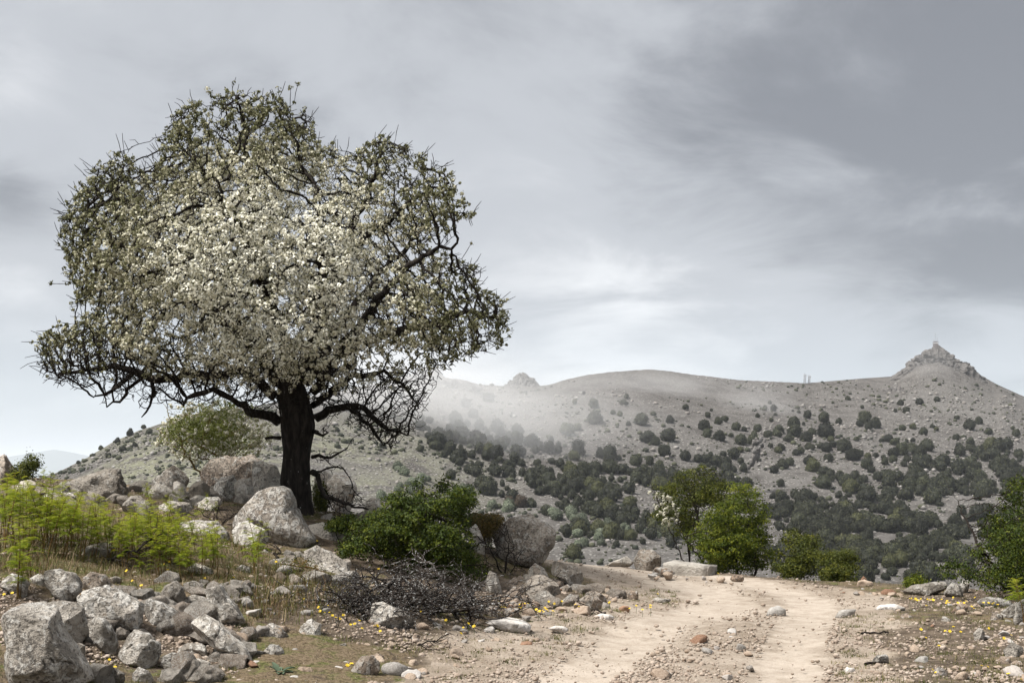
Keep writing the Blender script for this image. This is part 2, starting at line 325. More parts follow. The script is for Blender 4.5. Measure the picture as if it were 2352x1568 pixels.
def hill_mat():
    m, nt = new_mat('stony_hillside'); c = objcoord(nt, False)
    a = noise(nt, c, 0.012, 5, 0.6, 0.5); b = noise(nt, c, 0.12, 6, 0.65, 0.4); s = noise(nt, c, 0.8, 5, 0.7); p = nd(nt, 'ShaderNodeTexVoronoi', {'Vector': c, 'Scale': 0.8}).outputs['Distance']
    soil = mixc(nt, rampv(nt, b, 0.35, 0.65), rgb(0.066, 0.060, 0.055), rgb(0.112, 0.104, 0.097))
    base = mixc(nt, mth(nt, 'MULTIPLY', rampv(nt, a, 0.48, 0.64), 0.55), soil, rgb(0.125, 0.118, 0.11))
    base = mixc(nt, mth(nt, 'MULTIPLY', attr(nt, 'turf'), rampv(nt, b, 0.35, 0.6)), base, rgb(0.155, 0.155, 0.105))
    base = mixc(nt, mth(nt, 'MULTIPLY', rampv(nt, s, 0.55, 0.64), 0.8), base, rgb(0.045, 0.042, 0.034))
    base = mixc(nt, mth(nt, 'MULTIPLY', rampv(nt, p, 0.30, 0.16), 0.8), base, rgb(0.27, 0.26, 0.24))
    finish(nt, base, 0.95, mth(nt, 'ADD', s, mth(nt, 'MULTIPLY', b, 2.0)), 0.6, 0.6, 0.05); return m
def bark_mat(name, c0, c1, lichen=0.0, lcol=(0.5, 0.5, 0.47), scale=1.0, thr=0.6):
    m, nt = new_mat(name); c = objcoord(nt)
    st = nd(nt, 'ShaderNodeMapping', {0: c, 3: (14 * scale, 14 * scale, 4 * scale)}).outputs[0]
    a = noise(nt, st, 1.6, 6, 0.65, 0.4); l = noise(nt, nd(nt, 'ShaderNodeMapping', {0: c, 3: (1, 1, 0.55)}).outputs[0], 17 * scale, 4, 0.6, 0.3)
    base = mixc(nt, rampv(nt, a, 0.35, 0.7), c0, c1)
    if lichen > 0: base = mixc(nt, mth(nt, 'MULTIPLY', rampv(nt, l, thr, thr + 0.05), lichen), base, rgb(*lcol))
    finish(nt, base, 0.95, a, 0.9, 0.03, 0.1); return m
def leaf_mat(name, cols, transl=0.3, vary=0.0):
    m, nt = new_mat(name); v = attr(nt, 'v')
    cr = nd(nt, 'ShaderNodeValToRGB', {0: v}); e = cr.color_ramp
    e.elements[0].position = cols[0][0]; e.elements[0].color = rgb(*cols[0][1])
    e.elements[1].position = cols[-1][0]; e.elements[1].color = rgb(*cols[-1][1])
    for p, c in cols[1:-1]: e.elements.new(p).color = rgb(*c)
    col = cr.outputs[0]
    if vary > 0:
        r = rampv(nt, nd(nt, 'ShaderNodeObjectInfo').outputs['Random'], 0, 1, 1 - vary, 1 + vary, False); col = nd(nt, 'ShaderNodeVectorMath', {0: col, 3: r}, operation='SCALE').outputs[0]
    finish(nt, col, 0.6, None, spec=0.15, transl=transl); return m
def plain(name, c, rough=0.7, metal=0.0):
    m, nt = new_mat(name); n = noise(nt, objcoord(nt), 8.0, 4, 0.6); col = mixc(nt, rampv(nt, n, 0.3, 0.7), rgb(*[x * 0.75 for x in c]), rgb(*c))
    b = nd(nt, 'ShaderNodeBsdfPrincipled', {'Base Color': col, 'Roughness': rough, 'Metallic': metal}); nt.links.new(b.outputs[0], nd(nt, 'ShaderNodeOutputMaterial').inputs[0]); return m

ROCK = rock_mat(); GROUND = ground_mat(); DIRT = road_mat(); HILL = hill_mat()
STONE_TAN = simple_rock('tan_stone', rgb(0.30, 0.225, 0.165), rgb(0.47, 0.385, 0.305), 5.0)
STONE_GREY = simple_rock('grey_stone', rgb(0.22, 0.205, 0.185), rgb(0.42, 0.40, 0.37), 6.0)
STONE_PALE = simple_rock('pale_stone', rgb(0.42, 0.39, 0.36), rgb(0.58, 0.55, 0.51), 5.0)
STONE_RED = simple_rock('rusty_stone', rgb(0.17, 0.095, 0.06), rgb(0.32, 0.20, 0.135), 6.0)
GRAVEL = simple_rock('gravel', rgb(0.24, 0.185, 0.14), rgb(0.47, 0.40, 0.335), 9.0)
SCREE = simple_rock('scree', rgb(0.15, 0.14, 0.13), rgb(0.33, 0.315, 0.295), 0.4, 0.5, 0.3)
CRAG = simple_rock('crag_rock', rgb(0.115, 0.11, 0.105), rgb(0.235, 0.225, 0.215), 0.25, 0.9, 1.0)
BARK = bark_mat('black_bark', rgb(0.010, 0.008, 0.007), rgb(0.038, 0.032, 0.027), 0.85, (0.5, 0.49, 0.46), 1.0, 0.67)
TWIG = bark_mat('dark_twig', rgb(0.012, 0.010, 0.008), rgb(0.032, 0.026, 0.02), 0.35, (0.2, 0.2, 0.18), 2.0, 0.68)
DEADWOOD = bark_mat('lichened_deadwood', rgb(0.022, 0.018, 0.015), rgb(0.085, 0.07, 0.06), 0.85, (0.46, 0.46, 0.45), 2.2, 0.57)
BLACKWOOD = bark_mat('burnt_twig', rgb(0.015, 0.012, 0.01), rgb(0.04, 0.033, 0.028))
STALK = bark_mat('brown_stalk', rgb(0.10, 0.055, 0.022), rgb(0.17, 0.13, 0.045))

# ------------------------------------------------------------------ ground and road
def axis(a, b, dense, lo, hi, coarse):
    left = list(np.arange(a, lo, coarse)); mid = list(np.arange(lo, hi, dense)); right = list(np.arange(hi, b, coarse)) + [b]
    return np.array(left + mid + right)
def build_ground():
    xs = axis(-62, 62, 0.075, -8.6, 8.2, 0.9); ys = axis(-30, 45, 0.075, 7.0, 22.0, 0.8)
    X, Y = np.meshgrid(xs, ys); Z = zfun(X, Y)
    road = np.clip(poly_dist(X, Y, ROAD) / 0.5 + 0.5 + 0.55 * fbm(xy0(X.ravel(), Y.ravel(), 0.8), 3, 5).reshape(X.shape), 0, 1)
    wr = 0.20 + 0.014 * Y
    ra = np.exp(-(line_dist(X, Y, RUT_A) / (wr * 1.35)) ** 2); rb = np.exp(-(line_dist(X, Y, RUT_B) / wr) ** 2); rut = np.clip(np.maximum(ra, rb), 0, 1)
    bank = np.clip((Z - 0.12) / 0.3, 0, 1)
    n = fbm(xy0(X.ravel(), Y.ravel(), 0.7), 4, 41).reshape(X.shape)
    grass = np.clip((1 - road) * (0.34 + 0.22 * bank + 0.5 * n) + 0.12 * n * road, 0, 1)
    fine = fbm(xy0(X.ravel(), Y.ravel(), 5.0), 3, 8).reshape(X.shape)
    Z = Z + 0.012 * fine * (1 - 0.7 * rut) - 0.035 * rut * road + 0.03 * np.clip(n, 0, 1) * (1 - road) * np.exp(-np.maximum(Y - 22, 0))
    ny, nx = X.shape; idx = np.arange(nx * ny).reshape(ny, nx)
    Q = np.stack([idx[:-1, :-1], idx[:-1, 1:], idx[1:, 1:], idx[1:, :-1]], -1).reshape(-1, 4)
    V = np.stack([X, Y, Z], -1).reshape(-1, 3); fr = road.ravel()[Q].mean(1) > 0.5
    at = {'road': road.ravel(), 'rut': rut.ravel(), 'grass': grass.ravel()}
    for name, sel, mat, lab in (('ground', ~fr, GROUND, 'stony bank and verge of bare soil, turf and dry grass'), ('dirt_road', fr, DIRT, 'rutted pale dirt track curving away over the rise')):
        f = Q[sel]; u, inv = np.unique(f, return_inverse=True)
        o = mk(name, V[u], inv.reshape(-1, 4), mat, smooth=True, attrs={k: a[u] for k, a in at.items()}); tag(o, lab, name.replace('_', ' '), kind='structure')
build_ground()

# ------------------------------------------------------------------ hillside, plain, distant hills
def build_hill():
    cols = np.concatenate([np.arange(-1500, -150, 30), np.arange(-150, 2500, 9.0), np.arange(2500, 3930, 30)])
    dep = np.concatenate([np.linspace(44.5, 200, 26), np.linspace(203, 720, 210), np.linspace(740, 1400, 12)])
    C, D = np.meshgrid(cols, dep); X = (C - CX) * D / FPX; Z = zfun(X, D); Z[0] -= 0.2
    n = fbm(xy0(X.ravel(), D.ravel(), 0.02), 3, 77).reshape(X.shape)
    yy = HY - (Z - HC) * FPX / D
    turf = np.clip((1250 - C) / 500, 0, 1) * np.clip((yy - 930) / 120, 0, 1) * np.clip(0.7 + n, 0, 1)
    ny, nx = X.shape; idx = np.arange(nx * ny).reshape(ny, nx); Q = np.stack([idx[:-1, :-1], idx[:-1, 1:], idx[1:, 1:], idx[1:, :-1]], -1).reshape(-1, 4)
    o = mk('hillside', np.stack([X, D, Z], -1).reshape(-1, 3), Q, HILL, smooth=True, attrs={'turf': turf.ravel()})
    tag(o, 'bare stony hillside rising across the valley to a long ridge', 'hillside', kind='structure')
    m, nt = new_mat('far_plain'); c = objcoord(nt, False); finish(nt, mixc(nt, noise(nt, c, 0.0006, 5), rgb(0.06, 0.09, 0.10), rgb(0.12, 0.13, 0.11)), 0.95)
    th = np.linspace(0, 2 * np.pi, 49)[:-1]; V = [(0, 0, -260)] + [(29000 * math.cos(t), 29000 * math.sin(t), -260) for t in th]
    o = mk('plain', V, [(0, i + 1, (i + 1) % 48 + 1) for i in range(48)], m); tag(o, 'low hazy plain far below the mountain', 'plain', kind='structure')
    xs = np.linspace(-9000, -1500, 60); prof = np.interp(xs, [-9000, -7000, -5200, -4300, -3500, -2500, -1500], [-260, -80, 60, 215, 60, -100, -260])
    prof = prof + 14 * fbm(xy0(xs, xs * 0, 0.0013), 3, 2); V = []; 
    for k, (dy, f) in enumerate([(-1500, 0), (-700, .55), (0, 1), (800, .5), (1600, 0)]): V += [(x, 12000 + dy, -262 + (p + 262) * f) for x, p in zip(xs, prof)]
    idx = np.arange(300).reshape(5, 60); Q = np.stack([idx[:-1, :-1], idx[:-1, 1:], idx[1:, 1:], idx[1:, :-1]], -1).reshape(-1, 4)
    o = mk('distant_hill', V, Q, m, smooth=True); tag(o, 'faint blue hill far off on the left horizon', 'hill', kind='structure')
build_hill()
def ico(sub):
    bm = bmesh.new(); bmesh.ops.create_icosphere(bm, subdivisions=sub, radius=1.0); bm.verts.ensure_lookup_table()
    V = np.array([v.co[:] for v in bm.verts]); F = np.array([[v.index for v in f.verts] for f in bm.faces]); bm.free(); return V, F
ICO = {k: ico(k) for k in (1, 2, 3, 4, 5)}
def unit_rock(rng, sub, cuts=7, rough=0.09, seed=0):
    V, F = ICO[sub]; p = V.copy()
    for _ in range(cuts):
        n = rng.normal(size=3); n /= np.linalg.norm(n); h = rng.uniform(0.45, 0.85); d = p @ n; p = p - np.maximum(d - h, 0)[:, None] * n
    if rough: p = p * (1 + rough * fbm(p * 2.2 + seed * 7.1, 4 if sub > 2 else 1, seed))[:, None]
    p -= (p.max(0) + p.min(0)) / 2; p /= np.abs(p).max(0); return p, F
def rot_z(a): c, s = math.cos(a), math.sin(a); return np.array([[c, -s, 0], [s, c, 0], [0, 0, 1]])
def rand_rot(rng):
    q = rng.normal(size=4); q /= np.linalg.norm(q); w, x, y, z = q
    return np.array([[1 - 2 * (y * y + z * z), 2 * (x * y - z * w), 2 * (x * z + y * w)], [2 * (x * y + z * w), 1 - 2 * (x * x + z * z), 2 * (y * z - x * w)], [2 * (x * z - y * w), 2 * (y * z + x * w), 1 - 2 * (x * x + y * y)]])
def scatter(bases, pos, scl, rng, flatten=0.7, sink=0.25):
    """many small solids joined: bases [(V, F)], each set at pos with its own turn and size"""
    Vs, Fs, vv, off = [], [], [], 0; which = rng.integers(0, len(bases), len(pos))
    for b, (V, F) in enumerate(bases):
        k = np.nonzero(which == b)[0]
        if not len(k): continue
        R = np.stack([rand_rot(rng) for _ in k]); W = np.einsum('nij,vj->nvi', R, V); W[:, :, 2] *= flatten
        s = scl[k][:, None, None] * (1 + 0 * W); W = W * s; W[:, :, 2] += (scl[k] * flatten * (1 - 2 * sink))[:, None] ; W += pos[k][:, None, :]
        n = len(k); Vs.append(W.reshape(-1, 3)); Fs.append((F[None] + (np.arange(n) * len(V))[:, None, None] + off).reshape(-1, F.shape[1])); off += n * len(V)
        vv.append(np.repeat(rng.random(n), len(V)))
    return np.concatenate(Vs), np.concatenate(Fs), np.concatenate(vv)

# ------------------------------------------------------------------ far hillside: crags, scree, oaks, shrubs, masts
def hill_points(pts):
    pts = np.asarray(pts, float); d = hill_depth(pts[:, 0], pts[:, 1]); X = (pts[:, 0] - CX) * d / FPX; return np.stack([X, d, zfun(X, d)], -1)
def ridge_point(x, extra=0.0):
    d = float(rfar(x)) + extra; X = (x - CX) * d / FPX; return np.array([X, d, float(zfun(np.array([X]), np.array([d]))[0])])
def build_crag(name, outline, dist, n, size, seed, label, thick):
    rng = np.random.default_rng(seed); outline = np.asarray(outline, float); q = inpoly_samples(outline, n, rng)
    e = np.maximum(poly_dist(q[:, 0], q[:, 1], outline), 0); hd = thick * np.sqrt(np.clip(e / e.max(), 0, 1)); dd = dist - hd * rng.uniform(0.2, 1.0, n)
    pos = Parr(q[:, 0], q[:, 1], dd); sc = size * rng.uniform(0.5, 1.35, n) * (0.55 + 0.45 * np.clip(e / e.max() * 2, 0, 1))
    bases = []
    for i in range(6):
        V, F = unit_rock(rng, 2, 8, 0.05, seed + i); V = V * np.array([0.8, 0.8, 1.35]); bases.append((V, F))
    Vs, Fs, off = [], [], 0; vv = []
    for i in range(n):
        V, F = bases[i % 6]; R = rot_z(rng.uniform(0, 6.3)); t = rng.normal(0, 0.18); T = np.array([[math.cos(t), 0, math.sin(t)], [0, 1, 0], [-math.sin(t), 0, math.cos(t)]])
        Vs.append(V @ (T @ R).T * sc[i] + pos[i]); Fs.append(F + off); off += len(V); vv.append(np.full(len(V), rng.random()))
    base = P(outline[:, 0].mean(), outline[:, 1].max(), dist)
    o = mk(name, np.concatenate(Vs), np.concatenate(Fs), CRAG, loc=base, attrs={'v': np.concatenate(vv)}); tag(o, label, 'rock outcrop'); return o
build_crag('rock_outcrop', [(2010, 900), (2060, 888), (2100, 900), (2130, 925), (2080, 930), (2030, 920)], 640, 130, 1.4, 8, 'low broken rock band on the slope below the peak', 4)
build_crag('rock_outcrop', [(1730, 1010), (1760, 1005), (1740, 1060), (1715, 1080), (1725, 1045)], 415, 40, 0.8, 9, 'pale rock ribs showing among oaks halfway up the slope', 3)
build_crag('rock_outcrop', [(870, 930), (905, 900), (930, 905), (960, 940), (940, 985), (890, 975)], 470, 90, 1.7, 10, 'steep pale cliff on the misty flank behind the hanging branches', 6)

def build_scree():
    rng = np.random.default_rng(12); n = 23000
    x = rng.uniform(-60, 2420, n); s = rng.random(n) ** 0.8; y = Y_LOW - 30 + (ridge_soft(x) + 4 - Y_LOW + 30) * s
    p = hill_points(np.stack([x, y], -1)); f = fbm(p * 0.02, 3, 31)
    keep = (f + 0.35 * fbm(p * 0.09, 2, 33)) > -0.12; p = p[keep]
    sc = 0.26 * np.exp(rng.normal(0, 0.6, len(p))); bases = [unit_rock(rng, 1, 5, 0.0, i) for i in range(6)]
    V, F, v = scatter(bases, p, np.clip(sc * (p[:, 1] / 520) ** 1.3, 0.08, 1.1), rng, 0.75, 0.3)
    o = mk('scree_stones', V, F, SCREE, attrs={'v': v}); tag(o, 'loose grey scree stones strewn over the far hillside', 'scree', kind='stuff')
    # ridge line stones and low scrub dots
    n = 9000; x = rng.uniform(-60, 2420, n); s = rng.random(n) ** 0.7; y = Y_LOW - 30 + (ridge_soft(x) + 2 - Y_LOW + 30) * s
    p = hill_points(np.stack([x, y], -1)); f = fbm(p * 0.025, 3, 61); p = p[f > -0.1]
    bases = [unit_rock(rng, 1, 1, 0.3, i + 3) for i in range(5)]; sc = np.clip(0.36 * np.exp(rng.normal(0, 0.5, len(p))), 0.15, 1.2)
    V, F, v = scatter(bases, p, sc, rng, 0.8, 0.25)
    m = leaf_mat('low_scrub', [(0, (0.018, 0.022, 0.013)), (1, (0.06, 0.062, 0.035))], 0.0)
    o = mk('low_scrub', V, F, m, attrs={'v': v}); tag(o, 'low dark scrub dotted over the far stony slope', 'scrub', kind='stuff')
build_scree()

def leaf_quads(pos, nrm, size, rng, aspect=0.55):
    n = len(pos); a = np.cross(nrm, rng.normal(size=(n, 3))); a /= np.linalg.norm(a, axis=1)[:, None] + 1e-9; b = np.cross(nrm, a); b /= np.linalg.norm(b, axis=1)[:, None] + 1e-9
    L = np.asarray(size).reshape(-1, 1) * np.ones((n, 1)); w = L * aspect
    V = np.stack([pos - a * L * .5, pos + b * w * .5, pos + a * L * .5 + nrm * L * 0.12, pos - b * w * .5], 1)
    return V.reshape(-1, 3), np.arange(n * 4).reshape(n, 4)
def unitv(v): return v / (np.linalg.norm(v, axis=-1, keepdims=True) + 1e-9)
def oak_variant(seed, sub_leaves=800, sub=3, big=1.0):
    """a rounded evergreen crown about 1 m in radius: lumpy dark body clothed in leaf sprays"""
    rng = np.random.default_rng(seed); V, F = ICO[sub]
    lumps = unitv(rng.normal(size=(20, 3)) * [1, 1, 0.8] + [0, 0, 0.35]); amp = rng.uniform(0.12, 0.40, 20)
    def shape(u):
        d = u @ lumps.T; r = 0.66 + (np.clip((d - 0.76) / 0.24, 0, 1) ** 0.7 * amp).max(1); r = r * (1 + 0.05 * fbm(u * 4, 2, seed))
        p = u * r[:, None] * [1, 1, 0.82]; p[:, 2] = np.where(p[:, 2] < 0, p[:, 2] * 0.75, p[:, 2]); return p
    body = shape(V) * 0.95; u = unitv(rng.normal(size=(sub_leaves, 3)) + [0, 0, 0.3]); lp = shape(u) * rng.uniform(0.92, 1.08, (sub_leaves, 1))
    lv, lf = leaf_quads(lp, unitv(u + rng.normal(size=u.shape) * 0.6), big * rng.uniform(0.10, 0.2, sub_leaves), rng, 0.7)
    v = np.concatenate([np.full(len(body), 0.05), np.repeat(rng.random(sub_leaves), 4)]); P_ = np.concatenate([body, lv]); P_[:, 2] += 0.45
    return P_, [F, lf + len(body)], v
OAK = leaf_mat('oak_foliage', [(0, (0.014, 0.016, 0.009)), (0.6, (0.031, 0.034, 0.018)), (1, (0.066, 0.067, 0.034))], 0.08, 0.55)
OLIVE = leaf_mat('olive_oak_foliage', [(0, (0.035, 0.038, 0.016)), (0.6, (0.06, 0.062, 0.026)), (1, (0.09, 0.09, 0.036))], 0.08)
PALE = leaf_mat('pale_shrub_foliage', [(0, (0.07, 0.085, 0.055)), (0.6, (0.14, 0.155, 0.105)), (1, (0.24, 0.255, 0.19))], 0.15, 0.35)
BROWN = leaf_mat('brown_shrub_foliage', [(0, (0.035, 0.026, 0.017)), (1, (0.09, 0.068, 0.045))], 0.08)
OAKV = [oak_variant(100 + i) for i in range(8)]; OAKLOW = [oak_variant(100 + i, 240, 2, 1.5) for i in range(8)]
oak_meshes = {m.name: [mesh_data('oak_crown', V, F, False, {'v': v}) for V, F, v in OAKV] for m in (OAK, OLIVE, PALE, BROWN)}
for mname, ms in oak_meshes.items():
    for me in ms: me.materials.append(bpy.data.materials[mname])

singles8 = [(1142,567,38),(1043,596,20),(1235,618,25),(1490,600,45),(1615,615,45),(1730,610,35),(1528,660,45),(1455,655,25),(625,600,30),(597,638,30),(650,648,42),(665,685,25),(778,655,20),(815,655,28),(240,660,25),(70,660,40),(215,708,42),(325,718,52),(545,695,30),(637,722,32),
 (873,688,55),(982,692,75),(1080,710,42),(1255,697,85),(1215,732,50),(1325,738,70),(1280,752,55),(1500,770,45),(1572,762,48),(1640,795,55),(1700,755,35),(1725,775,35),(1945,752,75),(2005,730,50),(2070,788,50),(2230,775,30),(2252,815,50),(1860,705,35),(850,740,25),(195,775,80),(285,750,50),
 (215,825,65),(295,838,75),(402,787,65),(457,805,40),(545,795,55),(520,860,85),(435,860,75),(370,838,30),(685,775,70),(675,815,60),(615,830,60),(785,740,70),(790,790,85),(755,845,65),(865,825,80),(905,785,60),(995,790,95),(890,898,60),(800,928,50),(830,925,45),(705,975,80),(755,965,60),(655,1010,50),
 (680,915,50),(630,890,40),(700,900,55),(960,895,50),(1000,905,75),(1040,880,50),(1012,960,70),(1110,880,80),(1140,890,60),(1098,912,50),(1175,945,90),(1220,940,50),(1200,850,40),(1275,950,45),(1325,945,40),(1365,855,32),(1410,835,60),(1450,860,60),(1530,850,30),(1568,840,35),(1665,885,85),(1800,915,25),
 (1855,822,45),(1905,815,40),(1950,845,50),(1940,885,45),(1878,905,80),(910,990,100),(880,970,60),(1265,1000,80),(1295,1030,50),(1375,955,35),(1385,1000,50),(1440,985,50),(1440,930,70),(1500,920,80),(1560,910,80),(1620,930,80),(1530,980,60),(1620,990,60),(700,1090,50),(690,1140,55),(650,1165,50),(470,1070,85),
 (1955,980,80),(1915,1000,60),(2270,930,65),(1630,1640,60),(1560,1490,90),(1480,1470,45),(2060,1130,70)]
singles7 = [(1340,880,100),(1335,765,60),(1318,620,35),(1450,718,95),(1640,615,45),(1660,580,35),(1445,630,65),(1572,678,38),(1617,697,40),(1672,760,38),(1755,738,85),(1838,700,35),(1945,735,60),(1935,805,110),(1800,815,100),(1850,840,70),(1908,888,85),(1610,925,38),(1645,920,20),(1550,900,100),(1490,900,70),
 (2050,918,70),(1070,968,58),(1725,935,90),(1815,945,60),(1880,970,80),(1550,970,110),(1685,1240,85),(300,897,45),(395,860,80),(500,1040,70),(750,560,80),(600,600,70),(650,670,70),(545,1110,40),(620,1110,70),(1030,1225,80),(900,1255,70),(1130,1300,80),(120,560,70),(1380,540,25),(900,690,22)]
thick8 = [([(700,1150),(850,1140),(1000,1200),(1150,1150),(1290,1190),(1400,1200),(1500,1250),(1640,1320),(1760,1400),(1500,1420),(1300,1440),(1250,1540),(1000,1530),(820,1440),(660,1420),(600,1280)], 100), ([(940,1040),(1010,1010),(1050,1060),(1150,1050),(1250,1060),(1290,1150),(1170,1140),(1100,1100),(960,1110)], 12),
 ([(1490,1000),(1640,970),(1800,980),(1900,1040),(2000,1050),(2100,1110),(2120,1190),(1990,1250),(1900,1190),(1800,1200),(1760,1270),(1680,1230),(1600,1150),(1520,1140)], 42), ([(1330,1060),(1440,1040),(1500,1110),(1480,1150),(1340,1120)], 7), ([(1950,900),(2060,870),(2200,870),(2210,920),(2080,960),(1960,950)], 11),
 ([(2100,1000),(2260,990),(2260,1060),(2110,1080)], 7), ([(1850,1300),(1960,1310),(1960,1380),(1830,1370)], 5), ([(1800,1400),(1950,1430),(1940,1480),(1820,1480)], 6), ([(1680,1480),(1870,1480),(1900,1620),(1550,1650),(1250,1640),(1200,1560),(1400,1560)], 22), ([(130,930),(250,920),(400,900),(480,960),(440,1060),(330,1100),(150,1010)], 18),
 ([(1830,1020),(2000,1020),(2010,1060),(1840,1060)], 6), ([(1380,1140),(1540,1150),(1550,1210),(1390,1200)], 6), ([(1540,1340),(1640,1330),(1640,1410),(1540,1400)], 5), ([(700,1530),(1200,1540),(1500,1600),(1500,1700),(900,1660)], 32), ([(1960,640),(2290,700),(2290,1250),(2150,1250)], 12), ([(560,1560),(1000,1540),(1500,1560),(1900,1560),(2050,1640),(1980,1800),(1300,1790),(700,1760)], 62), ([(1990,1300),(2150,1290),(2300,1400),(2300,1600),(2050,1560)], 16)]
thick7 = [([(250,700),(340,690),(440,760),(560,670),(640,720),(700,740),(830,750),(940,790),(960,870),(850,900),(830,960),(800,1040),(700,1060),(580,1010),(470,950),(380,880),(360,820)], 48), ([(860,920),(960,890),(1010,940),(980,1060),(860,1080)], 9), ([(1030,840),(1120,820),(1220,840),(1210,910),(1060,910)], 7),
 ([(1040,1010),(1200,950),(1330,980),(1480,980),(1480,1060),(1640,1050),(1700,1130),(1600,1160),(1600,1260),(1740,1330),(1700,1370),(1500,1330),(1280,1330),(1200,1260),(1180,1180),(1080,1160),(990,1080)], 74), ([(1620,980),(1780,990),(2060,990),(2080,1050),(1900,1100),(1720,1090)], 15), ([(690,1070),(800,1080),(920,1150),(900,1190),(720,1130)], 8),
 ([(1500,1330),(1720,1350),(1900,1360),(2000,1450),(1960,1560),(1880,1400),(1600,1390)], 16)]
pale7 = [([(1050,1290),(1280,1310),(1580,1390),(1880,1420),(1880,1520),(1550,1560),(1200,1560),(1180,1440),(1300,1380)], 26), ([(0,1050),(130,1000),(330,1060),(560,1090),(700,1200),(1000,1230),(1000,1290),(700,1290),(0,1200)], 24)]
mixdark7 = [([(1180,1400),(1600,1400),(1880,1440),(1880,1560),(1200,1600)], 14)]
def zone(x, y):
    side = 'under the misty cliff' if x < 1130 else 'under the jagged tor' if x < 1330 else 'below the rounded hilltop' if x < 1640 else 'below the pair of masts' if x < 1960 else 'below the rocky peak'
    return side, ('high on' if y < 985 else 'halfway up' if y < 1090 else 'low on')
def plant_hill():
    rng = np.random.default_rng(77); items = []
    for f, lst in ((Z8, singles8), (Z7, singles7)):
        for zx, zy, s in lst:
            (x, y), = f([(zx, zy)]); items.append((x, y + s * 0.3479 * 0.42, s * 0.3479 * 0.56, OAK if rng.random() > 0.07 else OLIVE, 'single'))
    for f, lst, mats, nm in ((Z8, thick8, (OAK,), 'thicket'), (Z7, thick7, (OAK,), 'thicket'), (Z7, pale7, (PALE,), 'pale'), (Z7, mixdark7, (OAK, OLIVE), 'thicket')):
        for poly, n in lst:
            if nm == 'thicket': n = int(n * 1.25)
            pd = np.array(f(poly)); cand = inpoly_samples(pd, n * 14, rng); got = []
            for c in cand:                      # spread them out so crowns stand side by side
                if all((c[0] - g[0]) ** 2 + ((c[1] - g[1]) * 1.4) ** 2 > (9 if nm == 'pale' else rng.uniform(12, 19)) ** 2 for g in got): got.append(c)
                if len(got) >= n: break
            for x, y in got:
                s = rng.choice([rng.uniform(6, 12), rng.uniform(11, 20)]) * (1 + (y - 1040) / 900) if nm == 'thicket' else rng.uniform(8, 17)
                m = mats[rng.integers(0, len(mats))]
                if m is OAK and rng.random() < 0.12: m = OLIVE
                items.append((x, y + s * 0.7, s, m, nm))
    for x, y, s in ((1195, 1156, 17), (1170, 1150, 14)): items.append((x, y, s, BROWN, 'brown'))
    for x, y, s in ((1303, 1000, 19), (1187, 1020, 9), (1318, 1050, 15), (1700, 1040, 9), (1950, 1110, 9), (1908, 1020, 9)): items.append((x, y, s, OLIVE, 'olive'))
    for x, y, s in ((330, 985, 6), (343, 1000, 8), (300, 1003, 10), (232, 1030, 7), (375, 1010, 9), (282, 1045, 8), (420, 1035, 9), (250, 1058, 7), (180, 1062, 5), (310, 1035, 6), (215, 1045, 5), (270, 1020, 8), (775, 1000, 7), (880, 1030, 10), (820, 960, 8), (790, 930, 7)): items.append((x, y, s, OAK, 'left'))
    big = sorted(items, key=lambda t: -t[2] - (100 if t[4] == 'single' else 0)); rest = []; n_oak = 0
    for x, y, s, m, nm in big:
        p = hill_points([(x, y)])[0]; r = s * p[1] / FPX
        sc = np.array([rng.uniform(0.9, 1.15), rng.uniform(0.9, 1.15), rng.uniform(1.15, 1.6)]) * r; k = int(rng.integers(0, 8)); a = rng.uniform(0, 6.28)
        if nm in ('single', 'thicket'):
            n_oak += 1
            if n_oak > 296: rest.append((p, sc, k, a)); continue
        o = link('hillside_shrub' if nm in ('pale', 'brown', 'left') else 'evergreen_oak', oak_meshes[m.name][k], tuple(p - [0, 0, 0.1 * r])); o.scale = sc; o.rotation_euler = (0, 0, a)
        side, up = zone(x, y); size = 'small' if s < 12 else 'large'
        if nm == 'single': tag(o, f'{size} lone dark oak {up} the far slope {side}', 'oak', 'evergreen oaks scattered on the far slope')
        elif nm == 'thicket': tag(o, f'dark oak crown in the thicket {up} the far slope {side}', 'oak', 'evergreen oaks massed in thickets')
        elif nm == 'olive': tag(o, f'olive tinted oak {up} the far slope {side}', 'oak', 'evergreen oaks scattered on the far slope')
        elif nm == 'pale': tag(o, 'pale grey green shrub on the lower slope ' + ('behind the dark bush and round boulder' if x < 1215 else 'just above the road crest'), 'shrub', 'pale shrubs on the lower slope')
        elif nm == 'brown': tag(o, 'brownish round shrub, ' + ('larger' if s > 15 else 'smaller') + ' of the two beside dark oaks above the round boulder', 'shrub')
        else: tag(o, 'small dark shrub on the bare spur ' + ('left of the flowering bush' if x < 500 else 'seen just right of the trunk'), 'shrub', 'shrubs on the left spur')
    Vs, F3, F4, vv, off = [], [], [], [], 0
    for p, sc, k, a in rest:
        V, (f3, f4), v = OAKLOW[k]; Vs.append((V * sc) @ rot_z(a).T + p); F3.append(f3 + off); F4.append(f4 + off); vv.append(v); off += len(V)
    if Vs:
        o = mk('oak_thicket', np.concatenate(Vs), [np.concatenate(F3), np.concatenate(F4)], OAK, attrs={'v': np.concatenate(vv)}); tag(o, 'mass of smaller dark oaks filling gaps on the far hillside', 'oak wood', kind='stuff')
    print('OAKS', n_oak, 'rest', len(rest))
plant_hill()

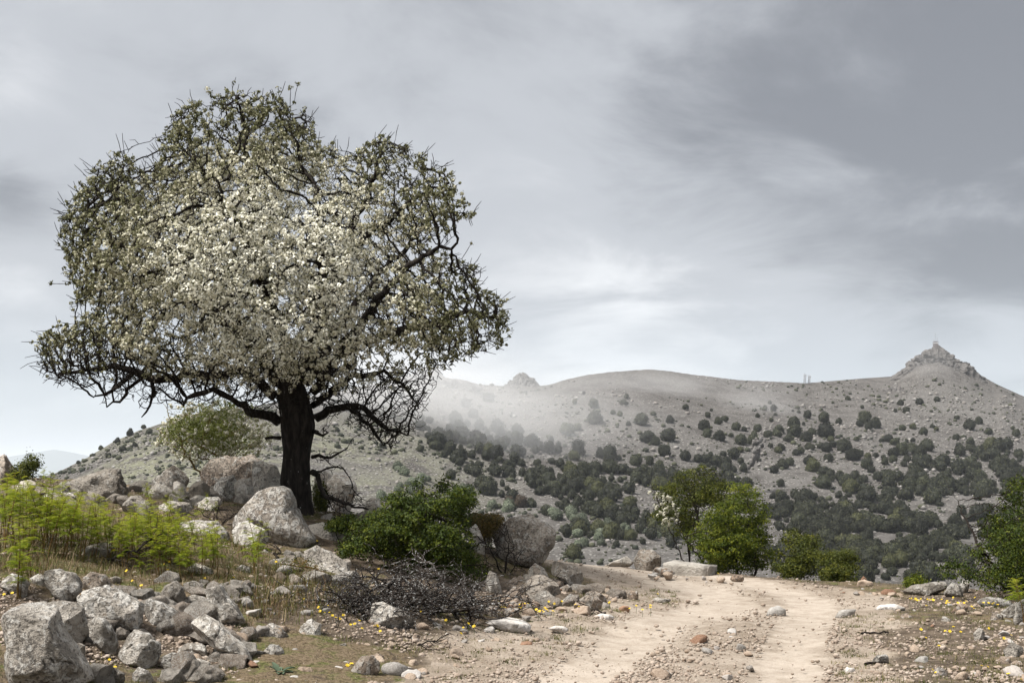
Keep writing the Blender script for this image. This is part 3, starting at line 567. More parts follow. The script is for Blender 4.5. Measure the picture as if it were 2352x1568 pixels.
def bars(segs, sides=4):
    """straight bars [(p, q, radius)] as one mesh"""
    Vs, Fs, off = [], [], 0
    for p, q, r in segs:
        p, q = np.asarray(p, float), np.asarray(q, float); d = unitv(q - p); u = unitv(np.cross(d, [0.3, 0.9, 0.31])); w = np.cross(d, u); a = np.arange(sides) * 2 * np.pi / sides
        ring = r * (np.cos(a)[:, None] * u + np.sin(a)[:, None] * w); Vs.append(np.concatenate([p + ring, q + ring])); i = np.arange(sides); j = (i + 1) % sides
        Fs.append(np.stack([i, j, j + sides, i + sides], 1) + off); off += 2 * sides
    return np.concatenate(Vs), np.concatenate(Fs)
METAL = plain('galvanised_steel', (0.42, 0.43, 0.45), 0.5, 0.3); REDW = plain('weathered_steel', (0.24, 0.21, 0.21), 0.6); WHITEP = plain('white_painted_panel', (0.6, 0.6, 0.6), 0.6)
def lattice_mast(x, ytop, ybase, w, label):
    g = ridge_point(x, -3.0); base = P(x, ybase, g[1]); base[2] = min(base[2], g[2]); h = P(x, ytop, g[1])[2] - base[2]
    t = empty('radio_mast', tuple(base)); tag(t, label, 'mast', 'radio masts on the ridge'); seg = []; hw = w / 2; lv = 7; H = h * 0.82
    for sx, sy in ((-1, -1), (1, -1), (1, 1), (-1, 1)): seg.append((base + [sx * hw, sy * hw, -0.6], base + [sx * hw * .8, sy * hw * .8, H], 0.07))
    for k in range(lv):
        z0, z1 = H * k / lv, H * (k + 1) / lv
        for (ax, ay), (bx, by) in (((-1, -1), (1, -1)), ((1, -1), (1, 1)), ((1, 1), (-1, 1)), ((-1, 1), (-1, -1))):
            seg.append((base + [ax * hw * .95, ay * hw * .95, z0], base + [bx * hw * .95, by * hw * .95, z1], 0.05)); seg.append((base + [ax * hw * .95, ay * hw * .95, z1], base + [bx * hw * .95, by * hw * .95, z1], 0.04))
    V, F = bars(seg); mk('lattice_frame', V, F, METAL, t)
    V, F = bars([(base + [0, 0, H], base + [0, 0, h], 0.05)]); mk('antenna_rod', V, F, METAL, t)
    for k, (zz, sx) in enumerate(((0.92, -1), (0.80, 1), (0.62, -1), (0.86, 1))):
        V, F = bars([(base + [sx * hw * 1.15, -hw, H * zz - 0.45], base + [sx * hw * 1.15, -hw, H * zz + 0.45], 0.16)], 6); mk('panel_antenna', V, F, WHITEP, t)
lattice_mast(1848.5, 855, 881, 1.0, 'taller left lattice mast of the pair on the ridge saddle')
lattice_mast(1858.5, 859, 881, 1.0, 'shorter right lattice mast of the pair on the ridge saddle')
def summit_antenna():
    d = 672.0; b = P(2150, 793, d); t = empty('summit_antenna', tuple(b)); tag(t, 'antenna station with tall thin rods on top of the rocky peak', 'antenna')
    k = d / FPX; seg = []
    for dx in (-4.5, -1.5, 1.5, 4.5): seg.append((b + [dx * k, 0, -1.0], b + [dx * k, 0, 9 * k], 0.12)); seg.append((b + [dx * k, 1.6, -1.0], b + [dx * k, 1.6, 9 * k], 0.12))
    for z in (3.5, 9): seg.append((b + [-5.2 * k, 0, z * k], b + [5.2 * k, 0, z * k], 0.12)); seg.append((b + [-5.2 * k, 1.6, z * k], b + [5.2 * k, 1.6, z * k], 0.12))
    V, F = bars(seg); mk('platform_frame', V, F, REDW, t)
    V, F = bars([(b + [-5.0 * k, 0.8, 4.6 * k], b + [5.0 * k, 0.8, 4.6 * k], 0.35)], 8); mk('equipment_cabin', V, F, WHITEP, t)
    for dx, h in ((-0.7, 28), (4.0, 19), (-4.0, 14)):
        V, F = bars([(b + [dx * k, 0.8, 8.5 * k], b + [dx * k, 0.8, h * k], 0.10)], 5); mk('antenna_rod', V, F, METAL, t)
summit_antenna()

# ------------------------------------------------------------------ boulders
def make_boulder(outline, label, seed, depth=None, thick=0.8, sub=4, tone=0.0, dark=0.0, name='boulder', cuts=8, rough=0.065, mat=None, boxy=0.5, foot=True, pale=None):
    rng = np.random.default_rng(seed); pl = np.asarray(outline, float); lo, hi = pl.min(0), pl.max(0); cx, cy = (lo + hi) / 2
    d = depth if depth is not None else ground_hit(cx, min(hi[1], 1600))
    if d is None: d = 18.0
    wpx, hpx = hi - lo; T = 0.5 * thick * (wpx * hpx) ** 0.5 * d / FPX; dc = d + T * 0.75; k = dc / FPX
    # centroid of the outline and its reach in every direction
    x, y = pl[:, 0], pl[:, 1]; x2, y2 = np.roll(x, -1), np.roll(y, -1); A = (x * y2 - x2 * y).sum() / 2; gx = ((x + x2) * (x * y2 - x2 * y)).sum() / (6 * A); gy = ((y + y2) * (x * y2 - x2 * y)).sum() / (6 * A)
    th = np.linspace(-np.pi, np.pi, 361); R = np.zeros(361)
    for i in range(len(pl)):
        ax, ay = pl[i] - [gx, gy]; bx, by = pl[(i + 1) % len(pl)] - [gx, gy]; ay, by = -ay, -by
        cxx, cyy = np.cos(th), np.sin(th); den = cxx * (by - ay) - cyy * (bx - ax); den = np.where(np.abs(den) < 1e-9, 1e-9, den)
        r = (ax * (by - ay) - ay * (bx - ax)) / den; u = (ax * cyy - ay * cxx) / den
        R = np.where((u >= -1e-6) & (u <= 1 + 1e-6) & (r > 0), np.maximum(R, r), R)
    R = np.where(R <= 0, np.median(R[R > 0]), R)
    s, F = ICO[sub]; s = unitv(s @ rand_rot(rng).T)
    rho = np.sqrt(s[:, 0] ** 2 + s[:, 2] ** 2); tt = np.arctan2(s[:, 2], s[:, 0]); reach = np.interp(tt, th, R) * k * rho ** boxy
    p = np.stack([np.cos(tt) * reach, T * np.sign(s[:, 1]) * np.abs(s[:, 1]) ** 0.75, np.sin(tt) * reach], -1)
    ext = np.array([wpx * k / 2, T, hpx * k / 2])
    for _ in range(cuts):                       # flat broken faces
        n = rng.normal(size=3); n[1] = -abs(n[1]) - 0.35; n = unitv(n); q = p / ext; dd = q @ n; h = np.percentile(dd, 97) * rng.uniform(0.64, 0.88)
        q = q - np.maximum(dd - h, 0)[:, None] * n; p = q * ext
    sz = (wpx * hpx) ** 0.5 * k
    nrm = unitv(p / ext ** 2)
    p = p + nrm * (rough * sz * 0.55 * fbm(p / sz * 2.6 + seed * 3.1, 5, seed, 0.55))[:, None]
    crack = np.abs(vnoise(p / sz * np.array([2.0, 2.0, 3.2]) + seed * 5.7, seed + 5)); p = p - nrm * (0.05 * sz * np.clip(1 - crack / 0.06, 0, 1))[:, None]
    c = P(gx, gy, dc); w = p + c; zb = float(zfun(np.array([c[0]]), np.array([dc - T * 0.6]), False)[0]) - 0.05
    b0 = w[:, 2].min(); top = w[:, 2].max()
    if foot and b0 > zb:                                  # carry the foot down into the soil
        m = (w[:, 2] - b0) / (top - b0); low = np.clip(1 - m / 0.45, 0, 1); w[:, 2] -= low * (b0 - zb)
    base = np.array([c[0], dc, max(b0, zb)])
    o = mk(name, w, F, mat or ROCK, loc=base, smooth=True, attrs={'v': np.full(len(w), rng.random() * 0.5)}); o['tone'] = float(tone); o['dark'] = float(dark); o['pale'] = float(PALES.get(seed, 0.0) if pale is None else pale); tag(o, label, 'boulder' if name == 'boulder' else 'rock'); return o

B = make_boulder
PALES = {3: .35, 8: .35, 9: .4, 13: .4, 14: .35, 15: .3, 16: .3, 23: .5, 24: .3, 25: .3, 31: .5, 32: .5, 33: 1., 34: 1., 35: 1., 36: 1., 37: 1., 38: .6, 39: 1., 40: .5, 42: .9, 43: .2, 44: .5, 45: .25, 48: .25, 49: .45, 52: .8, 53: .4, 60: .45, 61: .6, 62: .9, 63: .9, 64: .9, 66: .5, 79: .2, 1: .1, 11: .15, 22: .2, 4: .1}
B(Z1([(10,1200),(20,1150),(110,1070),(200,1020),(270,1035),(320,1100),(340,1200),(400,1330),(440,1400),(500,1480),(540,1570),(300,1660),(60,1620),(20,1480)]), 'largest lichen-spotted grey boulder in the bottom left corner', 1, thick=0.9, sub=5)
B(Z1([(290,1080),(380,1060),(450,1075),(505,1110),(525,1200),(535,1260),(490,1310),(430,1330),(350,1320),(290,1250)]), 'rounded grey boulder leaning behind the large corner boulder', 2, sub=5, boxy=0.7, cuts=3)
B(Z1([(480,1040),(520,1000),(660,975),(720,1000),(860,1090),(855,1150),(850,1230),(760,1265),(680,1260),(560,1160),(490,1130)]), 'broad flat-topped whitish boulder beside the corner boulder', 3, sub=5, cuts=4)
B(Z1([(865,1080),(900,1055),(980,1080),(1080,1140),(1105,1190),(1095,1220),(980,1230),(870,1200),(855,1140)]), 'low rounded grey rock right of the flat-topped boulder', 4, sub=4)
B(Z1([(950,1050),(1010,970),(1070,945),(1110,985),(1130,1040),(1060,1110),(980,1070)]), 'upright dark grey rock leaning left in the rock heap', 5, dark=0.3)
B(Z1([(1110,960),(1180,940),(1240,965),(1255,1000),(1150,1035),(1125,1010)]), 'flat grey rock wedged behind two leaning rocks', 6)
B(Z1([(1080,1085),(1120,1045),(1180,1030),(1245,1050),(1260,1090),(1180,1108),(1080,1120)]), 'small squared rock under the tall tilted rock', 7)
B(Z1([(1230,1030),(1250,1000),(1340,960),(1360,1000),(1420,1080),(1480,1170),(1470,1190),(1370,1240),(1310,1180),(1270,1120)]), 'tall tilted angular pale rock in the left heap', 8, sub=5, cuts=7)
B(Z1([(1150,1240),(1170,1190),(1230,1150),(1330,1200),(1400,1280),(1490,1350),(1530,1420),(1530,1470),(1440,1450),(1330,1350),(1220,1300)]), 'long pale rock slanting down to the right', 9, sub=5)
B(Z1([(535,1200),(580,1160),(640,1180),(700,1270),(715,1330),(680,1390),(600,1340),(540,1280)]), 'upright egg-shaped grey rock between corner and flat boulders', 10)
B(Z1([(700,1380),(740,1270),(800,1245),(900,1265),(970,1330),(975,1390),(950,1440),(880,1465),(760,1435),(705,1410)]), 'round-shouldered grey boulder at the front of the left heap', 11, sub=5)
B(Z1([(975,1410),(1040,1380),(1110,1400),(1135,1450),(1110,1490),(1000,1490),(970,1450)]), 'small rounded rock right of the round-shouldered boulder', 12)
B(Z1([(1070,1360),(1140,1325),(1240,1320),(1260,1380),(1255,1410),(1130,1392),(1080,1390)]), 'small flat pale slab left of the long slanting rock', 13)
B(Z1([(1550,1260),(1640,1205),(1700,1220),(1755,1280),(1755,1320),(1650,1325),(1590,1300)]), 'domed pale rock lying alone on turf', 14)
B(Z1([(1790,1290),(1830,1215),(1890,1175),(1950,1215),(1940,1260),(1980,1310),(1800,1315)]), 'crumbly pale rock left of the yellow flowers', 15, rough=0.14)
B(Z1([(1465,1290),(1490,1240),(1560,1270),(1565,1310),(1490,1320)]), 'small pale rock beside the domed rock', 16)
B(Z1([(1590,1390),(1640,1330),(1700,1340),(1740,1390),(1690,1420),(1600,1425)]), 'broken grey rock sunk in turf below the domed rock', 17)
B(Z1([(805,1510),(840,1470),(900,1490),(935,1540),(900,1562),(810,1560)]), 'grey rock at the bottom edge beside the thistle', 18)
B(Z1([(1150,1450),(1200,1420),(1270,1440),(1290,1480),(1250,1510),(1160,1500)]), 'grey rock below the small flat slab', 19)
B(Z1([(440,1340),(480,1320),(515,1340),(515,1390),(470,1400),(440,1380)]), 'small rock tucked under the leaning rounded boulder', 20)
B(Z1([(640,1500),(690,1470),(760,1510),(755,1560),(640,1570)]), 'dark grey rock at the bottom edge left of the thistle', 21, dark=0.3)
B(Z1([(275,890),(360,870),(450,900),(500,960),(490,1030),(400,1060),(340,1030),(280,960)]), 'rounded speckled boulder at the front edge of the ferns', 22, sub=4, boxy=0.7, cuts=2)
B(Z1([(170,930),(230,900),(330,945),(335,985),(240,990),(180,970)]), 'white-topped rock partly behind the front fern', 23)
B(Z1([(0,930),(40,880),(120,920),(170,960),(150,1050),(60,1060),(0,1020)]), 'pale boulder behind ferns at the left edge', 24)
B(Z1([(505,920),(560,890),(640,905),(685,970),(600,1003),(510,1000)]), 'low flat pinkish rock behind the flat-topped boulder', 25, tone=0.3)
B(Z1([(660,930),(700,915),(740,925),(745,945),(680,950)]), 'small dark flat stone at the foot of the ferns', 26, dark=0.5, sub=3)
B(Z1([(790,1030),(840,1010),(900,1030),(895,1055),(820,1055)]), 'thin dark slab above the low rounded rock', 27, dark=0.4, sub=3)
B(Z1([(440,340),(480,290),(600,250),(650,235),(720,265),(735,330),(780,400),(770,460),(720,510),(560,500),(450,440)]), 'big brown-grey boulder on the skyline above the ferns', 28, depth=16.0, sub=5, dark=0.45, rough=0.12)
B(Z1([(330,400),(370,340),(430,330),(450,400),(430,440),(360,440)]), 'grey rock against the left of the skyline boulder', 29, depth=16.3, dark=0.2)
B(Z1([(735,510),(800,440),(850,430),(900,470),(930,560),(860,580),(760,560)]), 'dark pitted boulder below the skyline boulder', 30, depth=15.0, dark=0.35, rough=0.12)
B(Z1([(250,420),(330,400),(450,410),(460,450),(380,480),(260,470)]), 'pitted white-crusted rock half hidden behind ferns', 31, depth=15.6, rough=0.14)
B(Z1([(960,490),(1020,460),(1150,470),(1180,510),(1100,560),(980,550)]), 'long flat rock at the back right of the ferns', 32, depth=15.6)
B(Z1([(895,390),(940,350),(1010,370),(1080,420),(1060,455),(960,450),(900,420)]), 'white domed rock left of the pale outcrop', 33, depth=17.0)
B(Z1([(975,310),(1010,270),(1060,245),(1110,280),(1150,330),(1100,380),(1000,370)]), 'pointed pale rock on the skyline under the flowering bush', 34, depth=18.0, tone=0.15)
B(Z1([(920,330),(950,300),(1000,310),(1010,350),(940,365)]), 'small pale rock at the left end of the skyline outcrop', 35, depth=18.2)
B(Z1([(1035,350),(1070,335),(1120,360),(1135,405),(1060,400)]), 'small white rock below the pointed pale rock', 36, depth=17.2)
B(Z1([(1230,280),(1300,215),(1400,190),(1540,185),(1600,230),(1630,300),(1500,370),(1350,370),(1240,330)]), 'large pale tan outcrop slab left of the trunk', 37, depth=18.2, sub=5, tone=0.45, rough=0.1)
B(Z1([(1535,240),(1590,215),(1680,240),(1710,320),(1700,380),(1560,400),(1530,330)]), 'grey streaked boulder touching the left of the trunk', 38, depth=17.6, sub=5)
B(Z1([(1285,370),(1340,310),(1410,300),(1440,340),(1420,410),(1340,430),(1285,415)]), 'knobbly white rock below the tan outcrop', 39, depth=17.3)
B(Z1([(1420,360),(1450,330),(1520,320),(1545,400),(1540,450),(1450,450),(1420,400)]), 'dark-faced squarish rock below the streaked boulder', 40, depth=17.0, dark=0.2)
B(Z1([(1150,400),(1185,340),(1230,335),(1270,370),(1280,430),(1200,455),(1160,435)]), 'dark brown rock between two white rocks', 41, depth=16.8, dark=0.6)
B(Z1([(1195,475),(1250,440),(1330,425),(1350,470),(1300,510),(1220,510)]), 'pale tilted slab behind the black thorn twigs', 42, depth=16.2)
B(Z1([(1400,600),(1420,550),(1500,480),(1580,400),(1660,368),(1710,368),(1760,390),(1790,450),(1820,540),(1860,610),(1920,700),(1880,750),(1750,790),(1620,800),(1480,740),(1410,650)]), 'huge triangular boulder leaning against the trunk', 43, depth=14.9, sub=5, thick=0.7, tone=0.15, rough=0.04, cuts=3)
B(Z1([(1390,640),(1440,600),(1500,590),(1600,640),(1650,690),(1600,750),(1560,780),(1530,860),(1480,830),(1430,740)]), 'pale wedge boulder in front of the huge triangular one', 44, sub=5, depth=14.1)
B(Z1([(1060,630),(1100,585),(1200,580),(1320,590),(1380,650),(1400,700),(1380,760),(1280,740),(1120,690)]), 'smooth grey boulder behind the right-hand ferns', 45, depth=14.3, sub=5, boxy=0.65, cuts=2)
B(Z1([(1560,800),(1610,750),(1660,790),(1650,850),(1580,860)]), 'small grey rock between wedge and triangular boulders', 46, depth=13.9)
B(Z1([(1700,830),(1740,775),(1820,765),(1880,800),(1870,870),(1760,870)]), 'rounded grey rock at the foot of the triangular boulder', 47, depth=13.9)
B(Z1([(1850,770),(1930,735),(2040,790),(2110,840),(2130,890),(2080,930),(1900,920),(1850,860)]), 'smooth pale grey boulder between the triangular boulder and green bush', 48, depth=13.5, sub=5, boxy=0.7, cuts=2)
B(Z1([(1140,870),(1180,840),(1230,850),(1300,880),(1305,920),(1240,930),(1160,905)]), 'cracked white-edged rock at the right end of the ferns', 49)
B(Z1([(1430,870),(1470,845),(1530,865),(1530,905),(1450,900)]), 'small grey rock below the wedge boulder', 50, sub=3)
B(Z1([(1730,1000),(1760,970),(1840,970),(1890,1010),(1880,1040),(1760,1040)]), 'dark rock under the grey thorny shrub', 51, dark=0.3)
B(Z1([(70,420),(110,350),(180,320),(220,360),(190,420),(100,450)]), 'white-edged rock behind the tallest ferns at left', 52, depth=15.6)
B(Z1([(-80,330),(-40,220),(20,175),(60,240),(110,300),(100,360),(0,380)]), 'tan rock on the skyline at the left edge', 53, depth=17.5, tone=0.4)
B(Z1([(490,780),(540,730),(640,705),(700,740),(640,790),(510,800)]), 'pale rock showing low among fern stalks', 54, sub=4)
B(Z2([(190,610),(240,585),(330,600),(420,620),(440,680),(400,730),(340,770),(260,740)]), 'mottled black and white rock right of the trunk foot', 60, depth=15.6, sub=5, rough=0.13)
B(Z2([(240,560),(270,520),(310,540),(320,590),(260,600)]), 'small rock behind the dead branch by the trunk', 61, depth=17.2, sub=3)
B(Z2([(310,330),(400,285),(480,340),(497,390),(440,470),(380,470),(320,410)]), 'pale boulder beyond the broken low branches', 62, depth=18.5, tone=0.2)
B(Z2([(240,320),(290,270),(350,300),(360,400),(300,450),(240,420)]), 'pale rock just right of the trunk on the skyline', 63, depth=18.8, tone=0.1)
B(Z2([(530,480),(580,440),(650,450),(690,500),(640,520),(560,520)]), 'low pale rock left of the green bush top', 64, depth=18.2)
B(Z2([(1320,710),(1340,630),(1430,570),(1560,545),(1640,590),(1690,660),(1695,730),(1650,800),(1560,840),(1440,840),(1350,790)]), 'big round fissured boulder right of the green bush', 65, depth=16.9, sub=5, thick=0.95, boxy=0.75, cuts=2, tone=0.2, dark=0.12, rough=0.11)
B(Z2([(1155,640),(1220,595),(1250,640),(1270,700),(1285,760),(1200,750)]), 'pointed pale rock between green bush and round boulder', 66, depth=16.7)
B(Z2([(1280,930),(1300,880),(1340,900),(1385,970),(1375,1020),(1310,1040),(1285,1000)]), 'upright oval rock at the right foot of the bush', 67)
B(Z2([(1530,890),(1580,835),(1640,870),(1670,915),(1620,935),(1540,930)]), 'peaked brown rock under the round boulder', 68, depth=15.7, tone=0.3, dark=0.2)
B(Z2([(1510,970),(1560,920),(1640,910),(1720,960),(1740,1010),(1660,1045),(1570,1030),(1520,1010)]), 'broad blocky rock in the heap by the road', 69, dark=0.25, tone=0.2, sub=5)
B(Z2([(1640,850),(1700,825),(1800,840),(1870,880),(1888,950),(1840,985),(1760,940),(1680,910)]), 'long knuckled boulder at the road edge under the round boulder', 70, depth=16.0, dark=0.25, tone=0.15, sub=5, rough=0.12)
B(Z2([(1570,1045),(1640,1005),(1700,1040),(1720,1080),(1620,1092)]), 'grey angular rock behind the yellow flower clump', 71)
B(Z2([(1735,1070),(1800,1020),(1850,1050),(1845,1095),(1770,1100)]), 'dark mottled rock right of the flower clump', 72, dark=0.3)
B(Z2([(1850,1060),(1900,1030),(2000,1070),(1985,1115),(1880,1120)]), 'brown rock at the road end of the heap', 73, dark=0.2, tone=0.4)
B(Z2([(1730,990),(1780,965),(1810,990),(1800,1020),(1745,1020)]), 'flat pale rock below the long knuckled boulder', 74, tone=0.4, sub=3)
B(Z2([(1800,1000),(1830,970),(1880,980),(1890,1010),(1820,1020)]), 'small grey block below the long knuckled boulder', 75, sub=3)
B(Z2([(1420,1010),(1450,980),(1495,980),(1510,1010),(1470,1030),(1425,1030)]), 'small brown rock left of the broad blocky rock', 76, tone=0.5, dark=0.2, sub=3)
B(Z2([(1880,1030),(1930,1000),(2010,1040),(2030,1075),(1960,1075)]), 'slanting brown slab nearest the road bend', 77, tone=0.4, dark=0.3)
B(Z2([(1885,1000),(1900,965),(1950,975),(1945,1000),(1900,1010)]), 'pink stone at the road edge', 78, tone=1.0, sub=3)
B(Z2([(575,1190),(590,1090),(650,1075),(760,1120),(860,1180),(885,1225),(800,1265),(660,1262),(580,1245)]), 'angular pale boulder in front of the brush pile', 79, sub=5, cuts=7)
B(Z2([(455,1490),(520,1405),(590,1400),(640,1450),(640,1490),(590,1545),(510,1550),(460,1515)]), 'dark brown squarish rock lying on the turf in front', 80, dark=0.5, tone=0.5, sub=5)
B(Z2([(1270,1200),(1340,1180),(1430,1168),(1510,1185),(1562,1215),(1550,1240),(1400,1235)]), 'smooth white slab of bedrock at the road edge', 81, mat=STONE_PALE, thick=0.9, cuts=1, rough=0.04, name='flat_rock')
B(Z2([(1660,1235),(1700,1218),(1760,1222),(1790,1240),(1740,1250)]), 'small white bedrock patch beside the dead twig', 82, mat=STONE_PALE, thick=0.9, cuts=1, rough=0.04, name='flat_rock')
B(Z2([(1930,1165),(1980,1145),(2040,1150),(2070,1168),(2000,1182)]), 'white bedrock patch right of the dead twig', 83, mat=STONE_PALE, thick=0.9, cuts=1, rough=0.04, name='flat_rock')
B(Z2([(1380,1125),(1420,1112),(1480,1110),(1485,1155),(1440,1170),(1382,1162)]), 'pinkish blocky rock left of the flower clump', 84, tone=0.9)
B(Z2([(1265,1130),(1310,1085),(1350,1110),(1355,1150),(1285,1165)]), 'pale tan rock at the right end of the brush pile', 85, tone=0.7)
B(Z2([(1420,1080),(1450,1065),(1485,1090),(1480,1115),(1425,1112)]), 'small tan rock above the pinkish block', 86, tone=0.8, sub=3)
B(Z2([(1550,1090),(1580,1065),(1615,1085),(1610,1125),(1560,1130)]), 'small tan rock among the yellow flower clump', 87, tone=0.8, sub=3)
B(Z2([(810,960),(860,940),(930,985),(950,1020),(880,1040),(820,1000)]), 'pale rock showing through the brush pile', 88, depth=13.0)
B(Z2([(640,960),(700,930),(760,960),(790,1030),(700,1060),(640,1020)]), 'tan rock buried behind the brush pile branches', 89, depth=13.2, tone=0.5)
B(Z2([(360,940),(420,890),(490,880),(530,930),(470,1000),(380,990)]), 'pale rock behind the left end of the brush pile', 90, depth=13.1)
B(Z2([(1490,1330),(1500,1315),(1540,1310),(1570,1325),(1550,1345),(1505,1345)]), 'small rust-red stone lying alone on the dirt', 91, mat=STONE_RED, sub=3, name='stone_block')
B(Z2([(945,1250),(970,1225),(1010,1220),(1025,1250),(1000,1265),(950,1265)]), 'pinkish stone below the brush pile', 92, tone=1.0, sub=3)
B(Z2([(830,1290),(850,1262),(885,1275),(880,1320),(840,1330)]), 'upright pinkish stone right of the angular boulder', 93, tone=0.9, sub=3)
B(Z2([(350,1380),(380,1340),(430,1320),(440,1360),(400,1380)]), 'pale pointed stone on the turf left of the dark rock', 94, sub=3)
B(Z2([(105,1500),(150,1465),(215,1470),(235,1500),(200,1520),(110,1525)]), 'smooth pink rounded stone near the bottom edge', 95, tone=1.0, sub=4, boxy=0.8)
B(Z2([(590,1400),(620,1385),(660,1400),(655,1440),(610,1445)]), 'pink stone behind the dark squarish rock', 96, tone=0.9, sub=3)
B(Z3([(180,750),(220,690),(290,685),(340,730),(335,775),(200,785)]), 'brown-grey boulder beyond the road crest', 97, depth=20.9, dark=0.45, tone=0.3, sub=4)
B(Z3([(10,790),(60,760),(150,725),(190,760),(180,795),(60,800)]), 'low grey rock left of the boulder beyond the crest', 98, depth=20.9)
B(Z3([(1425,885),(1432,862),(1470,855),(1510,868),(1515,893),(1440,897)]), 'rounded orange-tan stone on the road shoulder with a small cap stone', 99, depth=17.8, tone=1.0, boxy=0.75, cuts=1, mat=STONE_TAN)
B(Z3([(1445,858),(1462,835),(1480,850),(1478,860)]), 'little reddish stone perched on the rounded tan stone', 100, depth=18.0, mat=STONE_RED, sub=3, name='stone_block', foot=False)
B(Z3([(1670,925),(1730,890),(1850,870),(1925,868),(1915,925),(1800,945),(1690,945)]), 'long overhanging dark slab at the right roadside', 101, dark=0.3, sub=5)
B(Z3([(1905,925),(1960,870),(2020,890),(2025,945),(1930,955)]), 'rounded pale boulder left of the right-hand tree', 102, sub=4)
B(Z3([(1990,890),(2020,855),(2050,860),(2050,900),(2010,905)]), 'small pale rock behind the rounded boulder under the right-hand tree', 103, depth=16.7, sub=3)
B(Z3([(2090,975),(2170,945),(2280,970),(2285,1005),(2120,1000)]), 'low smooth grey slab at the foot of the right-hand tree', 104, boxy=0.7, cuts=1)
B(Z3([(2225,1040),(2300,985),(2330,975),(2320,1040),(2290,1085),(2240,1080)]), 'tilted angular grey slab near the right edge', 105, dark=0.15)
B(Z3([(2300,1080),(2320,990),(2352,960),(2400,970),(2410,1100),(2320,1120)]), 'tall grey boulder cut by the right edge', 106, sub=4)
B(Z3([(2165,1085),(2180,1030),(2230,1050),(2245,1095)]), 'pinkish grey block on the right verge', 107, tone=0.4)
B(Z3([(1945,1035),(2000,990),(2040,993),(2035,1030),(1965,1045)]), 'flat rust-brown rock below the yellow flowers at right', 108, tone=1.0, dark=0.4)
B(Z3([(2075,1155),(2110,1115),(2140,1150),(2135,1185),(2080,1185)]), 'upright white-streaked grey rock on the right turf', 109)
B(Z3([(2240,1250),(2290,1200),(2340,1230),(2356,1285),(2260,1295)]), 'dark grey boulder at the lower right edge', 110, dark=0.2)
B(Z3([(2200,1310),(2230,1280),(2280,1285),(2280,1325),(2210,1330)]), 'pink squarish stone below the lower right boulder', 111, tone=0.9, sub=3)
B(Z3([(2280,1320),(2310,1300),(2345,1310),(2345,1340),(2290,1345)]), 'rounded tan stone at the right edge', 112, tone=0.9, sub=3)
B(Z3([(1660,1075),(1680,1045),(1710,1040),(1740,1070),(1700,1080)]), 'brown hunched stone on the right gravel', 113, tone=0.8, dark=0.2, sub=3)
B(Z3([(1890,1100),(1905,1050),(1960,1090),(1940,1105)]), 'sharp grey stone above the right gravel', 114, sub=3)
B(Z3([(1850,1370),(1880,1335),(1930,1360),(1925,1395),(1860,1400)]), 'tan-brown rock near the bottom of the right verge', 115, tone=0.6, sub=4)
B(Z3([(1980,1390),(2010,1370),(2050,1380),(2050,1410),(1990,1412)]), 'rounded grey-pink stone by the bottom right corner', 116, tone=0.6, sub=3)
B(Z3([(920,1042),(950,1008),(990,1000),(1030,1020),(1030,1044)]), 'grey bedrock hump between the wheel tracks', 117, mat=STONE_GREY, cuts=1, rough=0.04, name='flat_rock')
B(Z3([(1300,1052),(1340,1022),(1420,1018),(1410,1048)]), 'low grey bedrock hump right of the wheel track', 118, mat=STONE_GREY, cuts=1, rough=0.04, name='flat_rock')
B(Z3([(1520,1015),(1560,995),(1640,990),(1690,1010),(1600,1022)]), 'flat pale bedrock on the right road shoulder', 119, mat=STONE_PALE, cuts=1, rough=0.04, name='flat_rock')
B(Z3([(1500,1310),(1540,1275),(1600,1270),(1605,1305),(1520,1320)]), 'flat grey stone at the right edge of the track', 120, sub=3)
B(Z3([(1340,1360),(1370,1338),(1420,1350),(1420,1368)]), 'thin white slab in the road near the bottom', 121, mat=STONE_PALE, sub=3, name='flat_rock')
B(Z3([(150,950),(170,915),(210,920),(215,965),(180,975)]), 'pinkish stone in the stony island left of the road', 122, tone=0.8, sub=3)
B(Z3([(100,1015),(130,998),(165,1005),(165,1028),(110,1030)]), 'dark reddish stone in the stony island', 123, mat=STONE_RED, sub=3, name='stone_block')
B(Z3([(270,970),(310,952),(400,965),(415,985),(300,985)]), 'pale flat slab in the stony island', 124, sub=3)
B(Z3([(280,820),(310,785),(360,790),(420,815),(380,830)]), 'pinkish rubble heap below the concrete block', 125, tone=0.8, rough=0.09, cuts=4)
B(Z3([(715,850),(735,830),(790,832),(805,852),(760,860)]), 'reddish rubble stone below the bright green tree', 126, tone=1.0, sub=3)

